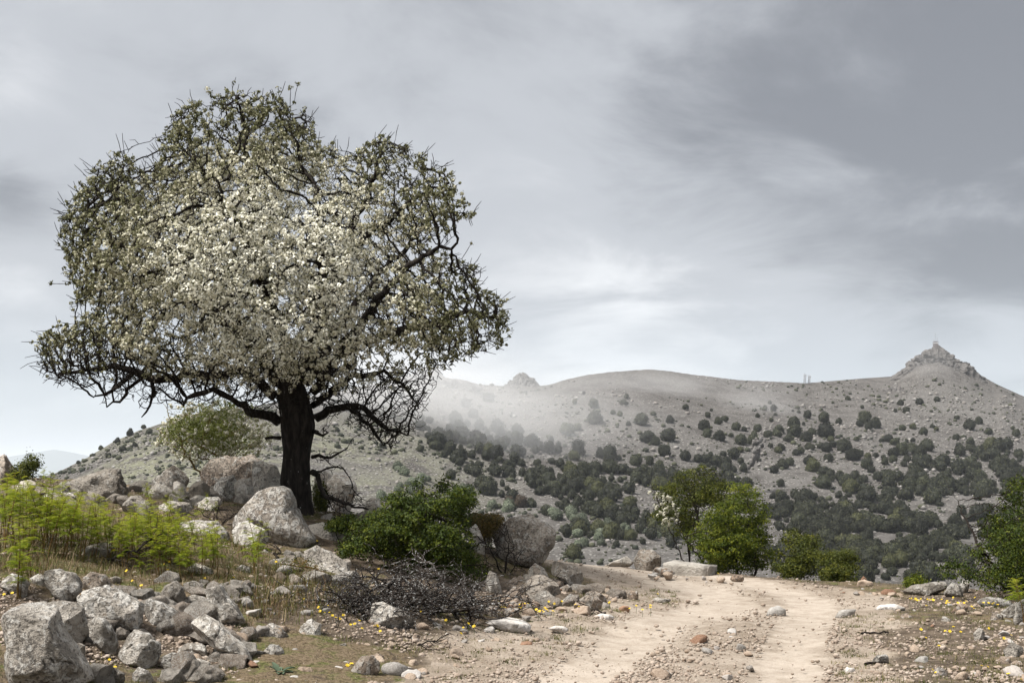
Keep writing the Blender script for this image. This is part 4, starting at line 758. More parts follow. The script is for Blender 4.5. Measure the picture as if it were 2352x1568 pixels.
def concrete_block():
    d = 19.6; a = P(Z3([(370, 0)])[0][0], Z3([(0, 757)])[0][1], d + 0.35); c = P(Z3([(615, 0)])[0][0], Z3([(0, 785)])[0][1], d)
    e = unitv(c - a); L = np.linalg.norm(c - a); back = unitv(np.cross([0, 0, 1], e)); up = unitv(np.cross(e, back)); rng = np.random.default_rng(3)
    nx, ny, nz = 26, 8, 6; bm = bmesh.new(); bmesh.ops.create_cube(bm, size=1.0); bmesh.ops.bevel(bm, geom=bm.edges[:], offset=0.03, segments=2, affect='EDGES'); bmesh.ops.subdivide_edges(bm, edges=bm.edges[:], cuts=5, use_grid_fill=True)
    V = np.array([v.co[:] for v in bm.verts]); bm.verts.ensure_lookup_table(); F = [[v.index for v in f.verts] for f in bm.faces]; bm.free()
    V = V * [L, 0.42, 0.24]; V = V + 0.02 * np.stack([fbm(V * 5, 3, 1), fbm(V * 5, 3, 2), fbm(V * 5, 3, 3)], -1) + 0.04 * np.stack([0 * V[:, 0], 0 * V[:, 0], fbm(V * 1.7, 2, 6)], -1)
    W = (a + c) / 2 + V[:, :1] * e + V[:, 1:2] * back + (V[:, 2:] - 0.08) * up + back * 0.1
    t3 = [f for f in F if len(f) == 3]; q4 = [f for f in F if len(f) == 4]; fs = [np.array(x) for x in (t3, q4) if x]
    m = simple_rock('weathered_concrete', rgb(0.25, 0.225, 0.195), rgb(0.42, 0.39, 0.345), 4.0, 0.8, 0.04)
    o = mk('concrete_block', W, fs, m, loc=tuple((a + c) / 2 - [0, 0, 0.35]), smooth=False, attrs={'v': np.zeros(len(W))}); tag(o, 'long pale weathered block lying tilted at the road crest', 'concrete block')
concrete_block()

def fused_crag(name, outline, depth, label, seed, thick, steps=0.10):
    o = make_boulder(outline, label, seed, depth=depth, thick=thick, sub=6, cuts=2, rough=0.07, mat=CRAG, name=name, boxy=0.45, foot=False); me = o.data; n = len(me.vertices); co = np.zeros(n * 3); me.vertices.foreach_get('co', co); co = co.reshape(-1, 3)
    sz = np.ptp(co, axis=0).max(); q = co / sz; c0 = co.mean(0); nr = unitv((co - c0) * [1, 2.0, 1]); blk = vnoise(q * [26, 26, 13] + seed, seed); blk2 = vnoise(q * [60, 60, 34] + seed, seed + 3)
    co = co + nr * (sz * 0.030 * np.round(blk * 3) / 3 + sz * 0.014 * np.round(blk2 * 2) / 2)[:, None]; me.vertices.foreach_set('co', co.ravel().astype(np.float32)); me.polygons.foreach_set('use_smooth', np.zeros(len(me.polygons), bool)); me.update(); o['category'] = 'rock outcrop'; return o
ICO[6] = ico(6)
fused_crag('rock_outcrop', [(1150, 905), (1163, 886), (1176, 874), (1186, 863), (1196, 857), (1207, 858), (1216, 867), (1227, 869), (1237, 886), (1256, 905), (1200, 918)], 573, 'jagged grey rock tor standing in the saddle of the ridge', 501, 0.5)
fused_crag('rock_outcrop', [(860, 930), (880, 888), (915, 868), (945, 858), (960, 846), (985, 848), (1003, 850), (1014, 868), (1030, 872), (1062, 876), (1110, 892), (1060, 915), (960, 940)], 520, 'pale craggy cliff top wrapped in mist behind the tree', 502, 0.4)
fused_crag('rocky_summit', [(2040, 872), (2070, 850), (2085, 842), (2095, 822), (2114, 812), (2130, 802), (2148, 791), (2156, 792), (2170, 803), (2188, 817), (2202, 830), (2224, 842), (2240, 856), (2272, 882), (2230, 886), (2150, 880), (2080, 884)], 676, 'dark craggy rock summit crowning the cone shaped peak at right', 503, 0.35)

# ------------------------------------------------------------------ loose stones, gravel
STONE_MATS = [STONE_TAN, STONE_GREY, STONE_PALE, STONE_RED]
def build_stones():
    rng = np.random.default_rng(5); var = []
    for i in range(10):
        V, F = unit_rock(rng, 3, 6 + i % 4, 0.10, 40 + i); V = V * [1, rng.uniform(0.65, 0.95), rng.uniform(0.5, 0.75)]
        var.append([mesh_data('stone', V, F, True, {'v': np.full(len(V), rng.random())}) for _ in STONE_MATS])
        for me, m in zip(var[-1], STONE_MATS): me.materials.append(m)
    zones = [('front of the left rock heap', [(420, 1400), (560, 1380), (700, 1400), (900, 1480), (1000, 1568), (300, 1568), (380, 1470)], 62, (.25, .45, .27, .03)),
             ('turf between the brush pile and the road', [(850, 1480), (1050, 1430), (1180, 1440), (1150, 1500), (950, 1568), (800, 1568)], 42, (.6, .15, .22, .03)),
             ('heap of rubble by the road bend', [(1130, 1390), (1200, 1355), (1300, 1350), (1400, 1360), (1480, 1375), (1400, 1400), (1250, 1430), (1120, 1425)], 50, (.6, .22, .12, .06)),
             ('crumbling edge of the road crest', [(1480, 1316), (1640, 1328), (1800, 1344), (2000, 1352), (2100, 1362), (2050, 1380), (1850, 1356), (1640, 1338), (1480, 1326)], 34, (.55, .2, .15, .1)),
             ('right verge among turf and flowers', [(2020, 1400), (2150, 1385), (2352, 1390), (2360, 1568), (2050, 1568), (2080, 1480)], 70, (.55, .2, .18, .07)),
             ('loose middle of the track', [(1450, 1480), (1700, 1440), (1780, 1450), (1720, 1568), (1500, 1568)], 20, (.6, .15, .2, .05)),
             ('bank below the wedge boulder', [(520, 1360), (640, 1310), (760, 1340), (800, 1420), (640, 1440), (540, 1420)], 20, (.2, .6, .2, 0))]
    nouns = ['tan', 'grey', 'whitish', 'rusty']
    for zn, poly, n, pm in zones:
        q = inpoly_samples(poly, n, rng)
        for x, y in q:
            d = ground_hit(x, y) or 18.0; r = (0.022 * math.exp(rng.normal(0.25, 0.55))) * (1.0 if d < 13 else 1.25); r = min(r, 0.10); mi = int(rng.choice(4, p=pm)); k = int(rng.integers(0, 10))
            X = (x - CX) * d / FPX; z = float(zfun(np.array([X]), np.array([d]))[0]); o = link('stone', var[k][mi], (X, d, z + r * 0.25)); o.scale = (r, r, r * rng.uniform(0.8, 1.2)); o.rotation_euler = (rng.normal(0, 0.25), rng.normal(0, 0.25), rng.uniform(0, 6.28))
            size = 'fist-sized' if r > 0.045 else 'small'
            tag(o, f'{size} {nouns[mi]} stone on the {zn}', 'stone', f'loose stones on the {zn}')
    # gravel and pebbles, too small to count
    n = 46000; x = rng.uniform(-60, 2420, n); y = 1300 + (1600 - 1300) * rng.random(n) ** 0.75; Y = np.minimum(HC * FPX / (y - HY), 21); X = (x - CX) * Y / FPX
    X = np.concatenate([X, rng.uniform(-8, 8, 5000)]); Y = np.concatenate([Y, rng.uniform(8, 20, 5000)])
    rd = poly_dist(X, Y, ROAD); rut = np.minimum(line_dist(X, Y, RUT_A), line_dist(X, Y, RUT_B)); f = fbm(xy0(X, Y, 0.9), 3, 15)
    keep = (rng.random(len(X)) < np.where(rut < 0.28, 0.06, np.where(rd > 0, 0.7, 1.0)) * np.clip(0.6 + 1.0 * f, 0.15, 1)) & (Y < crest(X) + 0.3); X, Y = X[keep], Y[keep]
    sc = np.clip(0.0085 * np.exp(rng.normal(0, 0.5, len(X))), 0.004, 0.032); pos = np.stack([X, Y, zfun(X, Y)], -1); bases = [unit_rock(rng, 1, 4, 0, i) for i in range(5)] 
    V, F, v = scatter(bases, pos, sc, rng, 0.7, 0.3); o = mk('gravel', V, F, GRAVEL, attrs={'v': v}); tag(o, 'loose gravel and pebbles strewn over the track and verges', 'gravel', kind='stuff')
build_stones()
def build_rubble():
    rng = np.random.default_rng(55); var = []
    for i in range(9):
        V, F = unit_rock(rng, 4, 12 + i % 3, 0.09, 70 + i); V = V * [1, rng.uniform(0.7, 0.95), rng.uniform(0.6, 0.85)]; me = mesh_data('rubble_rock', V, F, True); me.materials.append(ROCK); var.append(me)
    zones = [('between the big boulders of the left heap', [(200, 1400), (420, 1380), (560, 1400), (640, 1480), (560, 1568), (200, 1568)], 34, (0.07, 0.16)), ('on the bank under the ferns', [(230, 1330), (420, 1335), (560, 1350), (640, 1420), (520, 1430), (380, 1390), (240, 1370)], 26, (0.05, 0.11)),
             ('on the skyline bank left of the trunk', [(310, 1115), (420, 1105), (620, 1120), (640, 1160), (520, 1185), (400, 1175), (320, 1150)], 34, (0.07, 0.17)), ('below the trunk and triangular boulder', [(620, 1290), (720, 1280), (790, 1300), (780, 1350), (660, 1350)], 14, (0.06, 0.13)),
             ('right of the trunk foot', [(730, 1190), (800, 1180), (830, 1200), (760, 1230)], 9, (0.07, 0.13)), ('along the road side of the green bush', [(1110, 1330), (1190, 1320), (1330, 1345), (1420, 1375), (1300, 1400), (1130, 1390)], 34, (0.05, 0.12)), ('on the far left bank behind the ferns', [(0, 1130), (120, 1120), (300, 1140), (290, 1180), (120, 1175), (0, 1170)], 16, (0.08, 0.17))]
    for zn, poly, n, (lo, hi) in zones:
        for x, y in inpoly_samples(poly, n, rng):
            d = ground_hit(x, y) or 17.5; X = (x - CX) * d / FPX; z = float(zfun(np.array([X]), np.array([d]))[0]); r = rng.uniform(lo, hi); o = link('rubble_rock', var[int(rng.integers(0, 9))], (X, d, z + r * 0.2)); o.scale = (r * rng.uniform(0.9, 1.3), r, r * rng.uniform(0.8, 1.1)); o.rotation_euler = (rng.normal(0, 0.3), rng.normal(0, 0.3), rng.uniform(0, 6.28)); o['tone'] = float(rng.choice([0, 0, 0.2, 0.5] if 'road' not in zn else [0.2, 0.5, 0.8, 0.9])); o['dark'] = float(rng.choice([0, 0, 0.1, 0.3])); o['pale'] = float(rng.uniform(0.4, 1.0) if 'skyline' in zn or 'trunk' in zn else rng.uniform(0.1, 0.6))
            tag(o, ('larger' if r > (lo + hi) / 2 else 'smaller') + f' broken rock {zn}', 'rock', f'broken rocks {zn}')
build_rubble()

# ------------------------------------------------------------------ branching plants
def colonize(pos, par, att, step, dinf, dkill, jit, rng, maxit=220, grav=0.0, maxnodes=40000):
    """grow branches from the given nodes towards the attraction points"""
    pos = [np.asarray(pos, float)]; par = [np.asarray(par, int)]; n = len(pos[0]); kids = np.zeros(maxnodes + 8000, int)
    allp = np.zeros((maxnodes + 8000, 3)); allp[:n] = pos[0]; allpar = np.full(maxnodes + 8000, -1); allpar[:n] = par[0]
    near = np.zeros(len(att), int); nd2 = np.full(len(att), 1e9)
    def upd(i0, i1):
        for c in range(i0, i1, 600):
            q = allp[c:min(c + 600, i1)]; d2 = (att ** 2).sum(1)[:, None] + (q ** 2).sum(1)[None] - 2 * att @ q.T; k = d2.argmin(1); m = d2[np.arange(len(att)), k]; b = m < nd2; nd2[b] = m[b]; near[b] = k[b] + c
    upd(0, n)
    for it in range(maxit):
        keep = nd2 > dkill ** 2; att = att[keep]; near = near[keep]; nd2 = nd2[keep]
        if not len(att): break
        act = (nd2 < dinf ** 2) & (kids[near] < 4)
        if not act.any(): break
        ids, inv = np.unique(near[act], return_inverse=True); S = np.zeros((len(ids), 3)); np.add.at(S, inv, unitv(att[act] - allp[near[act]]))
        dr = unitv(unitv(S) + rng.normal(size=S.shape) * jit + np.array([0, 0, grav])); new = allp[ids] + dr * step; m = len(new)
        if n + m > maxnodes: break
        allp[n:n + m] = new; allpar[n:n + m] = ids; kids[ids] += 1; upd(n, n + m); n += m
    return allp[:n].copy(), allpar[:n].copy()
def pipe_radii(par, r0, e, minr=None):
    n = len(par); acc = np.zeros(n); haskid = np.zeros(n, bool); haskid[par[par >= 0]] = True; r = np.zeros(n)
    for i in range(n - 1, -1, -1):
        v = acc[i] if haskid[i] else r0 ** e
        rr = v ** (1 / e)
        if minr is not None and rr < minr[i]: rr = minr[i]
        r[i] = rr
        if par[i] >= 0: acc[par[i]] += v
    return r
def tubes(pos, par, rad, sides=4, sel=None):
    n = len(pos); has = par >= 0; d = np.zeros((n, 3)); d[has] = unitv(pos[has] - pos[par[has]])
    main = np.full(n, -1); order = np.argsort(rad, kind='stable'); o2 = order[has[order]]; main[par[o2]] = o2      # thickest child wins
    mm = main >= 0; dd = d.copy(); dd[mm] += d[main[mm]]; dd = unitv(dd); ref = np.array([0.31, 0.91, 0.27])
    def ring(c, dr, r):
        u = unitv(np.cross(dr, ref)); w = np.cross(dr, u); a = np.arange(sides) * 2 * np.pi / sides
        return c[:, None, :] + r[:, None, None] * (np.cos(a)[None, :, None] * u[:, None, :] + np.sin(a)[None, :, None] * w[:, None, :])
    e = np.nonzero(has if sel is None else has & sel)[0]; is_main = main[par[e]] == e
    A = ring(pos[par[e]], np.where(is_main[:, None], dd[par[e]], d[e]), np.where(is_main, rad[par[e]], np.minimum(rad[par[e]], rad[e] * 1.15))); Bq = ring(pos[e], dd[e], rad[e])
    V = np.concatenate([A, Bq], 1).reshape(-1, 3); k = np.arange(len(e))[:, None] * 2 * sides; i = np.arange(sides)[None]; j = (i + 1) % sides
    F = np.stack([k + i, k + j, k + j + sides, k + i + sides], -1).reshape(-1, 4); return V, F
def envelope(poly, dist, half, n, rng, shell=0.0, noise_s=0.0, seed=0, thr=-0.1, edge_gap=0.0):
    """points in the volume whose front outline is poly: real depth, round in plan"""
    out = np.zeros((0, 3)); poly = np.asarray(poly, float)
    while len(out) < n:
        q = inpoly_samples(poly, n, rng); e = poly_dist(q[:, 0], q[:, 1], poly); em = max(e.max(), 1e-6) * 0.8; hd = half * np.sqrt(np.clip(1 - (1 - np.clip(e / em, 0, 1)) ** 2, 0, 1))
        t = rng.uniform(-1, 1, n); sh = rng.random(n) < shell; t = np.where(sh, np.sign(t) * rng.uniform(0.78, 1.0, n), t)
        p = Parr(q[:, 0], q[:, 1], dist + t * hd)
        if noise_s > 0: p = p[fbm(p * noise_s, 3, seed) > thr + edge_gap * (1 - np.clip(e / 70, 0, 1))]
        out = np.concatenate([out, p])
    return out[:n]
def polyline_nodes(pts, step, rng, jit=0.25):
    out = [np.asarray(pts[0], float)]
    for a, b in zip(pts[:-1], pts[1:]):
        a, b = np.asarray(a, float), np.asarray(b, float); m = max(1, int(np.linalg.norm(b - a) / step))
        for k in range(1, m + 1): out.append(a + (b - a) * k / m + (rng.normal(size=3) * step * jit if k < m else 0))
    return np.array(out)
def add_spurs(pos, par, rad, rng, sel, lo, hi, r, segs=2):
    ids = np.nonzero(sel)[0]; n = len(pos); d = unitv(pos[ids] - pos[np.maximum(par[ids], 0)]); side = unitv(np.cross(d, rng.normal(size=d.shape)) + d * 0.35); L = rng.uniform(lo, hi, len(ids))
    p1 = pos[ids] + side * L[:, None] * 0.5; p2 = p1 + unitv(side + rng.normal(size=d.shape) * 0.5) * L[:, None] * 0.5; m = len(ids)
    return np.concatenate([pos, p1, p2]), np.concatenate([par, ids, n + np.arange(m)]), np.concatenate([rad, np.full(m, r), np.full(m, r * 0.6)])

# ------------------------------------------------------------------ the wild pear tree in blossom
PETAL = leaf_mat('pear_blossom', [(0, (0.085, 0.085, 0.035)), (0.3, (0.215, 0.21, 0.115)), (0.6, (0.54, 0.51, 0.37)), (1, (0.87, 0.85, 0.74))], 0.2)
PEARLEAF = leaf_mat('pear_leaf', [(0, (0.05, 0.055, 0.018)), (1, (0.15, 0.16, 0.05))], 0.3)
TD = 17.0
def pear_tree():
    rng = np.random.default_rng(2024); base = P(690, 1200, TD); zb = float(zfun(np.array([base[0]]), np.array([TD]))[0]); base[2] = min(base[2], zb)
    t = empty('wild_pear_tree', tuple(base)); tag(t, 'large wild pear tree with white blossom and black trunk on the rocky bank', 'tree')
    # trunk
    cl = [(694, 1215, 56), (688, 1180, 46), (682, 1140, 42), (679, 1100, 41), (680, 1060, 39), (681, 1030, 40), (682, 1000, 45), (682, 975, 49), (680, 955, 49), (676, 930, 47), (672, 905, 44), (668, 880, 38), (665, 850, 31)]
    pts = np.array([P(x, y, TD) for x, y, r in cl]); rr = np.array([r for *_, r in cl]) * TD / FPX * 0.78; s = np.linspace(0, len(cl) - 1, 70); k = np.arange(len(cl))
    C = np.stack([np.interp(s, k, pts[:, i]) for i in range(3)], -1); Rr = np.interp(s, k, rr); C[0, 2] = min(C[0, 2], zb - 0.15); a = np.linspace(0, 2 * np.pi, 41)[:-1]
    U = np.stack([np.cos(a), np.sin(a), 0 * a], -1); V = C[:, None, :] + Rr[:, None, None] * U[None]; fl = V.reshape(-1, 3); rep = np.repeat(Rr, 40)
    tw = np.stack([np.tile(np.cos(a), 70) * 1.6, np.tile(np.sin(a), 70) * 1.6, fl[:, 2] * 0.9], -1)
    disp = 0.16 * fbm(tw, 4, 3) + 0.09 * np.abs(fbm(np.stack([np.tile(np.cos(a), 70) * 4, np.tile(np.sin(a), 70) * 4, fl[:, 2] * 2.4], -1), 3, 8))
    fl = fl + np.tile(U, (70, 1)) * (disp * rep)[:, None]; i = np.arange(69 * 40); r_, c_ = i // 40, i % 40; F = np.stack([i, r_ * 40 + (c_ + 1) % 40, (r_ + 1) * 40 + (c_ + 1) % 40, i + 40], -1)
    mk('trunk', fl, F, BARK, t, smooth=True)
    # boughs read from the photo: (x, y, depth offset, radius)
    L = [[(640, 968, 0, 26), (600, 952, -.2, 22), (573, 946, -.4, 19), (530, 915, -.6, 15), (491, 892, -.7, 12), (450, 905, -.8, 8), (420, 930, -.8, 5)],
         [(632, 910, 0, 24), (570, 854, .1, 20), (500, 858, .2, 17), (438, 862, .3, 16), (350, 872, .3, 15), (306, 852, .3, 13), (262, 840, .3, 10), (200, 850, .3, 7), (130, 860, .2, 4)],
         [(350, 872, .3, 11), (352, 900, .3, 8), (345, 930, .35, 6), (325, 958, .4, 3)], [(306, 856, .3, 9), (270, 885, .1, 7), (240, 905, .0, 5), (216, 912, 0, 3)], [(330, 860, .3, 8), (290, 905, .5, 6), (245, 935, .6, 3)],
         [(645, 880, 0, 30), (590, 800, -.3, 25), (520, 740, -.6, 20), (440, 680, -.8, 16), (400, 652, -.9, 14), (340, 630, -1., 11), (260, 560, -1., 7), (200, 480, -.9, 4)],
         [(650, 870, 0, 28), (560, 760, .8, 22), (450, 640, 1.3, 16), (330, 520, 1.5, 9), (260, 440, 1.4, 5)], [(668, 860, 0, 33), (640, 750, .2, 28), (605, 620, .3, 24), (585, 480, .2, 20), (566, 360, .1, 15), (560, 280, 0, 9), (540, 230, 0, 4)],
         [(600, 600, .3, 14), (520, 480, .2, 11), (460, 380, .1, 8), (430, 300, 0, 5)], [(575, 430, .2, 11), (620, 350, .2, 8), (670, 280, .2, 5)], [(672, 850, -.1, 24), (640, 740, -.9, 18), (590, 620, -1.5, 14), (540, 500, -1.7, 9), (500, 420, -1.6, 5)],
         [(690, 870, -.1, 26), (730, 750, -.9, 20), (740, 640, -1.5, 15), (730, 520, -1.8, 10), (720, 420, -1.6, 5)], [(690, 880, 0, 29), (740, 740, .3, 24), (785, 600, .5, 19), (830, 480, .5, 14), (865, 400, .4, 9), (880, 330, .4, 4)],
         [(800, 580, .5, 12), (880, 520, .6, 10), (960, 450, .6, 7), (1030, 420, .5, 4)], [(700, 880, 0, 27), (790, 800, .1, 21), (880, 770, .2, 16), (960, 750, .3, 13), (1020, 735, .3, 10), (1090, 715, .3, 6), (1150, 735, .3, 3)],
         [(720, 900, -.1, 20), (800, 780, -.9, 15), (890, 660, -1.2, 11), (970, 590, -1.1, 8), (1050, 560, -1., 4)], [(700, 870, .2, 22), (790, 730, 1.2, 16), (880, 620, 1.6, 11), (960, 540, 1.5, 6)],
         [(724, 962, 0, 22), (765, 940, -.1, 19), (800, 932, -.2, 16), (850, 950, -.4, 12), (890, 985, -.5, 7), (935, 1000, -.5, 3)], [(800, 932, -.2, 10), (850, 975, .1, 7), (880, 1020, .2, 3)], [(720, 930, .1, 18), (800, 870, .5, 13), (880, 850, .7, 10), (920, 880, .8, 7), (960, 930, .8, 3)],
         [(720, 990, 0, 9), (740, 1000, -.1, 6), (752, 992, -.2, 3)], [(716, 1050, 0, 10), (745, 1052, -.1, 7), (775, 1042, -.2, 5), (798, 1028, -.2, 3)], [(716, 1082, -.05, 15), (735, 1115, -.2, 12), (745, 1138, -.3, 10), (790, 1155, -.6, 7), (845, 1168, -.8, 4)],
         [(645, 1006, -.1, 10), (625, 1005, -.15, 8), (609, 1006, -.2, 5)], [(718, 1080, 0, 6), (770, 1074, -.2, 4), (800, 1092, -.3, 2)]]
    step = 0.075; pos = [P(670, 870, TD)]; par = [-1]; minr = [0.2]; limb_of = [-1]
    for li, l in enumerate(L):
        q = polyline_nodes([P(x, y, TD + dz) for x, y, dz, r in l], step * 1.3, rng, 0.22); seglen = np.cumsum([0] + [np.linalg.norm(P(*l[i + 1][:2], TD + l[i + 1][2]) - P(*l[i][:2], TD + l[i][2])) for i in range(len(l) - 1)])
        ql = np.cumsum(np.concatenate([[0], np.linalg.norm(np.diff(q, axis=0), axis=1)])); qr = np.interp(ql / ql[-1], seglen / seglen[-1], [r * TD / FPX * 0.47 for *_, r in l])
        for j in range(len(q)): pos.append(q[j]); par.append(len(pos) - 2 if j else -1); minr.append(qr[j]); limb_of.append(li)
    nseed = len(pos); rad_seed = np.array(minr)
    crown = [(90,765),(150,742),(215,722),(160,665),(132,560),(125,510),(200,392),(285,335),(322,395),(352,400),(362,350),(374,300),(410,232),(480,207),(580,207),(650,226),(720,262),(735,345),(765,330),(800,372),(828,345),(872,308),(960,347),(1050,402),(1100,492),(1050,545),(960,565),(1040,582),(1108,608),(1090,642),(1150,682),(1174,735),(1168,790),(1050,832),(960,850),(880,860),(780,930),(640,930),(560,900),(480,890),(350,870),(215,880),(130,880),(86,842)]
    A = [envelope(crown, TD, 2.7, 20000, rng, 0.25, 1.25, 14, -0.36, 0.28)]
    for pl, h, n in (([(85,842),(92,770),(200,740),(350,780),(480,830),(560,880),(480,905),(360,925),(215,902),(130,886)], .9, 1500), ([(740,850),(900,830),(1040,838),(990,920),(945,1000),(890,1030),(800,985),(740,950)], .9, 1100), ([(540,840),(800,840),(780,935),(640,940),(560,920)], 1.0, 1000), ([(860,860),(930,860),(975,900),(985,925),(950,930),(890,900)], .7, 190), ([(780,930),(850,930),(940,985),(945,1000),(890,1030),(850,1000),(800,960)], .8, 330), ([(722,975),(748,985),(755,1008),(730,1012)], .25, 24), ([(725,1040),(790,1025),(800,1030),(780,1060),(770,1078),(725,1072)], .3, 60),
                     ([(730,1120),(800,1110),(860,1150),(850,1180),(740,1190)], .5, 90), ([(420,880),(620,880),(620,935),(560,930),(440,930),(380,940)], .8, 150), ([(215,895),(360,890),(330,950),(290,930),(240,930)], .4, 14)): A.append(envelope(pl, TD - 0.15, h, n, rng))
    pos, par = colonize(np.array(pos), np.array(par), np.concatenate(A), step, 0.75, 0.088, 0.20, rng, 300, 0.0, 70000)
    minfull = np.zeros(len(pos)); minfull[:nseed] = rad_seed; rad = pipe_radii(par, 0.0050, 2.35, minfull); rad[:nseed] = np.minimum(rad[:nseed], rad_seed * 1.5); rad[nseed:] = np.minimum(rad[nseed:], 0.05)
    limb_of = np.array(limb_of)
    for li in range(len(L)):                      # each bough a part of its own
        m = np.zeros(len(pos), bool); m[:nseed] = limb_of == li; V, F = tubes(pos, par, rad, 9, m); V = V + 0.012 * np.stack([fbm(V * 9, 2, 1), fbm(V * 9, 2, 2), fbm(V * 9, 2, 3)], -1); mk('bough', V, F, BARK, t, smooth=True)
    thin = np.zeros(len(pos), bool); thin[nseed:] = True
    spur = thin & (rng.random(len(pos)) < 0.55) & (rad < 0.014); p2, q2, r2 = add_spurs(pos, par, rad, rng, spur, 0.05, 0.16, 0.0048)
    keep = np.ones(len(p2), bool); keep[:nseed] = False
    X = CX + FPX * p2[:, 0] / p2[:, 1]; Yp = HY - (p2[:, 2] - HC) * FPX / p2[:, 1]; ew = poly_dist(X, Yp, crown)
    # long shoots standing out of the outline
    out_ = np.nonzero((ew > -6) & (ew < 14) & (Yp < 880) & keep & (rng.random(len(p2)) < 0.09))[0]; ctr = P(620, 700, TD); k0 = len(p2); dirs = unitv(unitv(p2[out_] - ctr) + rng.normal(size=(len(out_), 3)) * 0.35 + [0, 0, 0.25]); Ls = rng.uniform(0.08, 0.26, len(out_))[:, None]
    s1 = p2[out_] + dirs * Ls * 0.5; s2 = s1 + unitv(dirs + rng.normal(size=dirs.shape) * 0.12) * Ls * 0.5; m_ = len(out_)
    p2 = np.concatenate([p2, s1, s2]); q2 = np.concatenate([q2, out_, k0 + np.arange(m_)]); r2 = np.concatenate([r2, np.full(m_, 0.005), np.full(m_, 0.0032)]); keep = np.ones(len(p2), bool); keep[:nseed] = False
    V, F = tubes(p2, q2, r2, 3, keep); o = mk('twigs', V, F, TWIG, t); o['kind'] = 'stuff'
    # blossom clusters on the thin wood
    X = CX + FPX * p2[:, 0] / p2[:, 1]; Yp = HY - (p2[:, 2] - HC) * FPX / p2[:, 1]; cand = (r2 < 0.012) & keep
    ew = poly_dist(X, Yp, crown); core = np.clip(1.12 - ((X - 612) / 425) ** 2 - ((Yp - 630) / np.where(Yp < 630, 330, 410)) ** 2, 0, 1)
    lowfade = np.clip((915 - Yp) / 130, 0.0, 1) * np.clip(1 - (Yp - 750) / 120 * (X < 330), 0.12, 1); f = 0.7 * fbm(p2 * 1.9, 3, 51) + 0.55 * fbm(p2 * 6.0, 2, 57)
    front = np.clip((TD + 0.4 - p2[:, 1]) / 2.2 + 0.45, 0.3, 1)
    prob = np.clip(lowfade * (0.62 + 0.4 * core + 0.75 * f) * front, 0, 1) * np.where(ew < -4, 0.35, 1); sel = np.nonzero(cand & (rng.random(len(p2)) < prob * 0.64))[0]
    per = 14; n = len(sel); c = np.repeat(p2[sel], per, 0); u = unitv(rng.normal(size=(n * per, 3)) + [0, -0.25, 0.3]); lit_tone = np.clip(0.10 + 0.84 * core[sel] + 0.25 * f[sel] + rng.normal(0, 0.12, n), 0, 1)  # light and shade put into blossom colour: pale crown core, dark olive rim
    rc = np.repeat(np.clip(0.030 * np.exp(rng.normal(0, 0.36, n)), 0.016, 0.07) * (0.8 + 0.35 * lit_tone), per); pp = c + u * rc[:, None] * rng.uniform(0.75, 1.05, (n * per, 1))
    V, F = leaf_quads(pp, unitv(u + rng.normal(size=u.shape) * 0.28), rng.uniform(0.024, 0.037, n * per), rng, 0.9); v = np.repeat(np.clip(np.repeat(lit_tone, per) + rng.normal(0, 0.12, n * per), 0, 1), 4)
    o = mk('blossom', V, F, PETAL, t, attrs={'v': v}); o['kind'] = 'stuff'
    sl = sel[rng.random(n) < 0.6]; c = np.repeat(p2[sl], 4, 0); u = unitv(rng.normal(size=c.shape)); V, F = leaf_quads(c + u * 0.04, unitv(rng.normal(size=c.shape)), rng.uniform(0.018, 0.036, len(c)), rng, 0.5); o = mk('leaves', V, F, PEARLEAF, t, attrs={'v': np.repeat(rng.random(len(c)), 4)}); o['kind'] = 'stuff'
    print('TREE nodes', len(pos), 'clusters', n)
pear_tree()

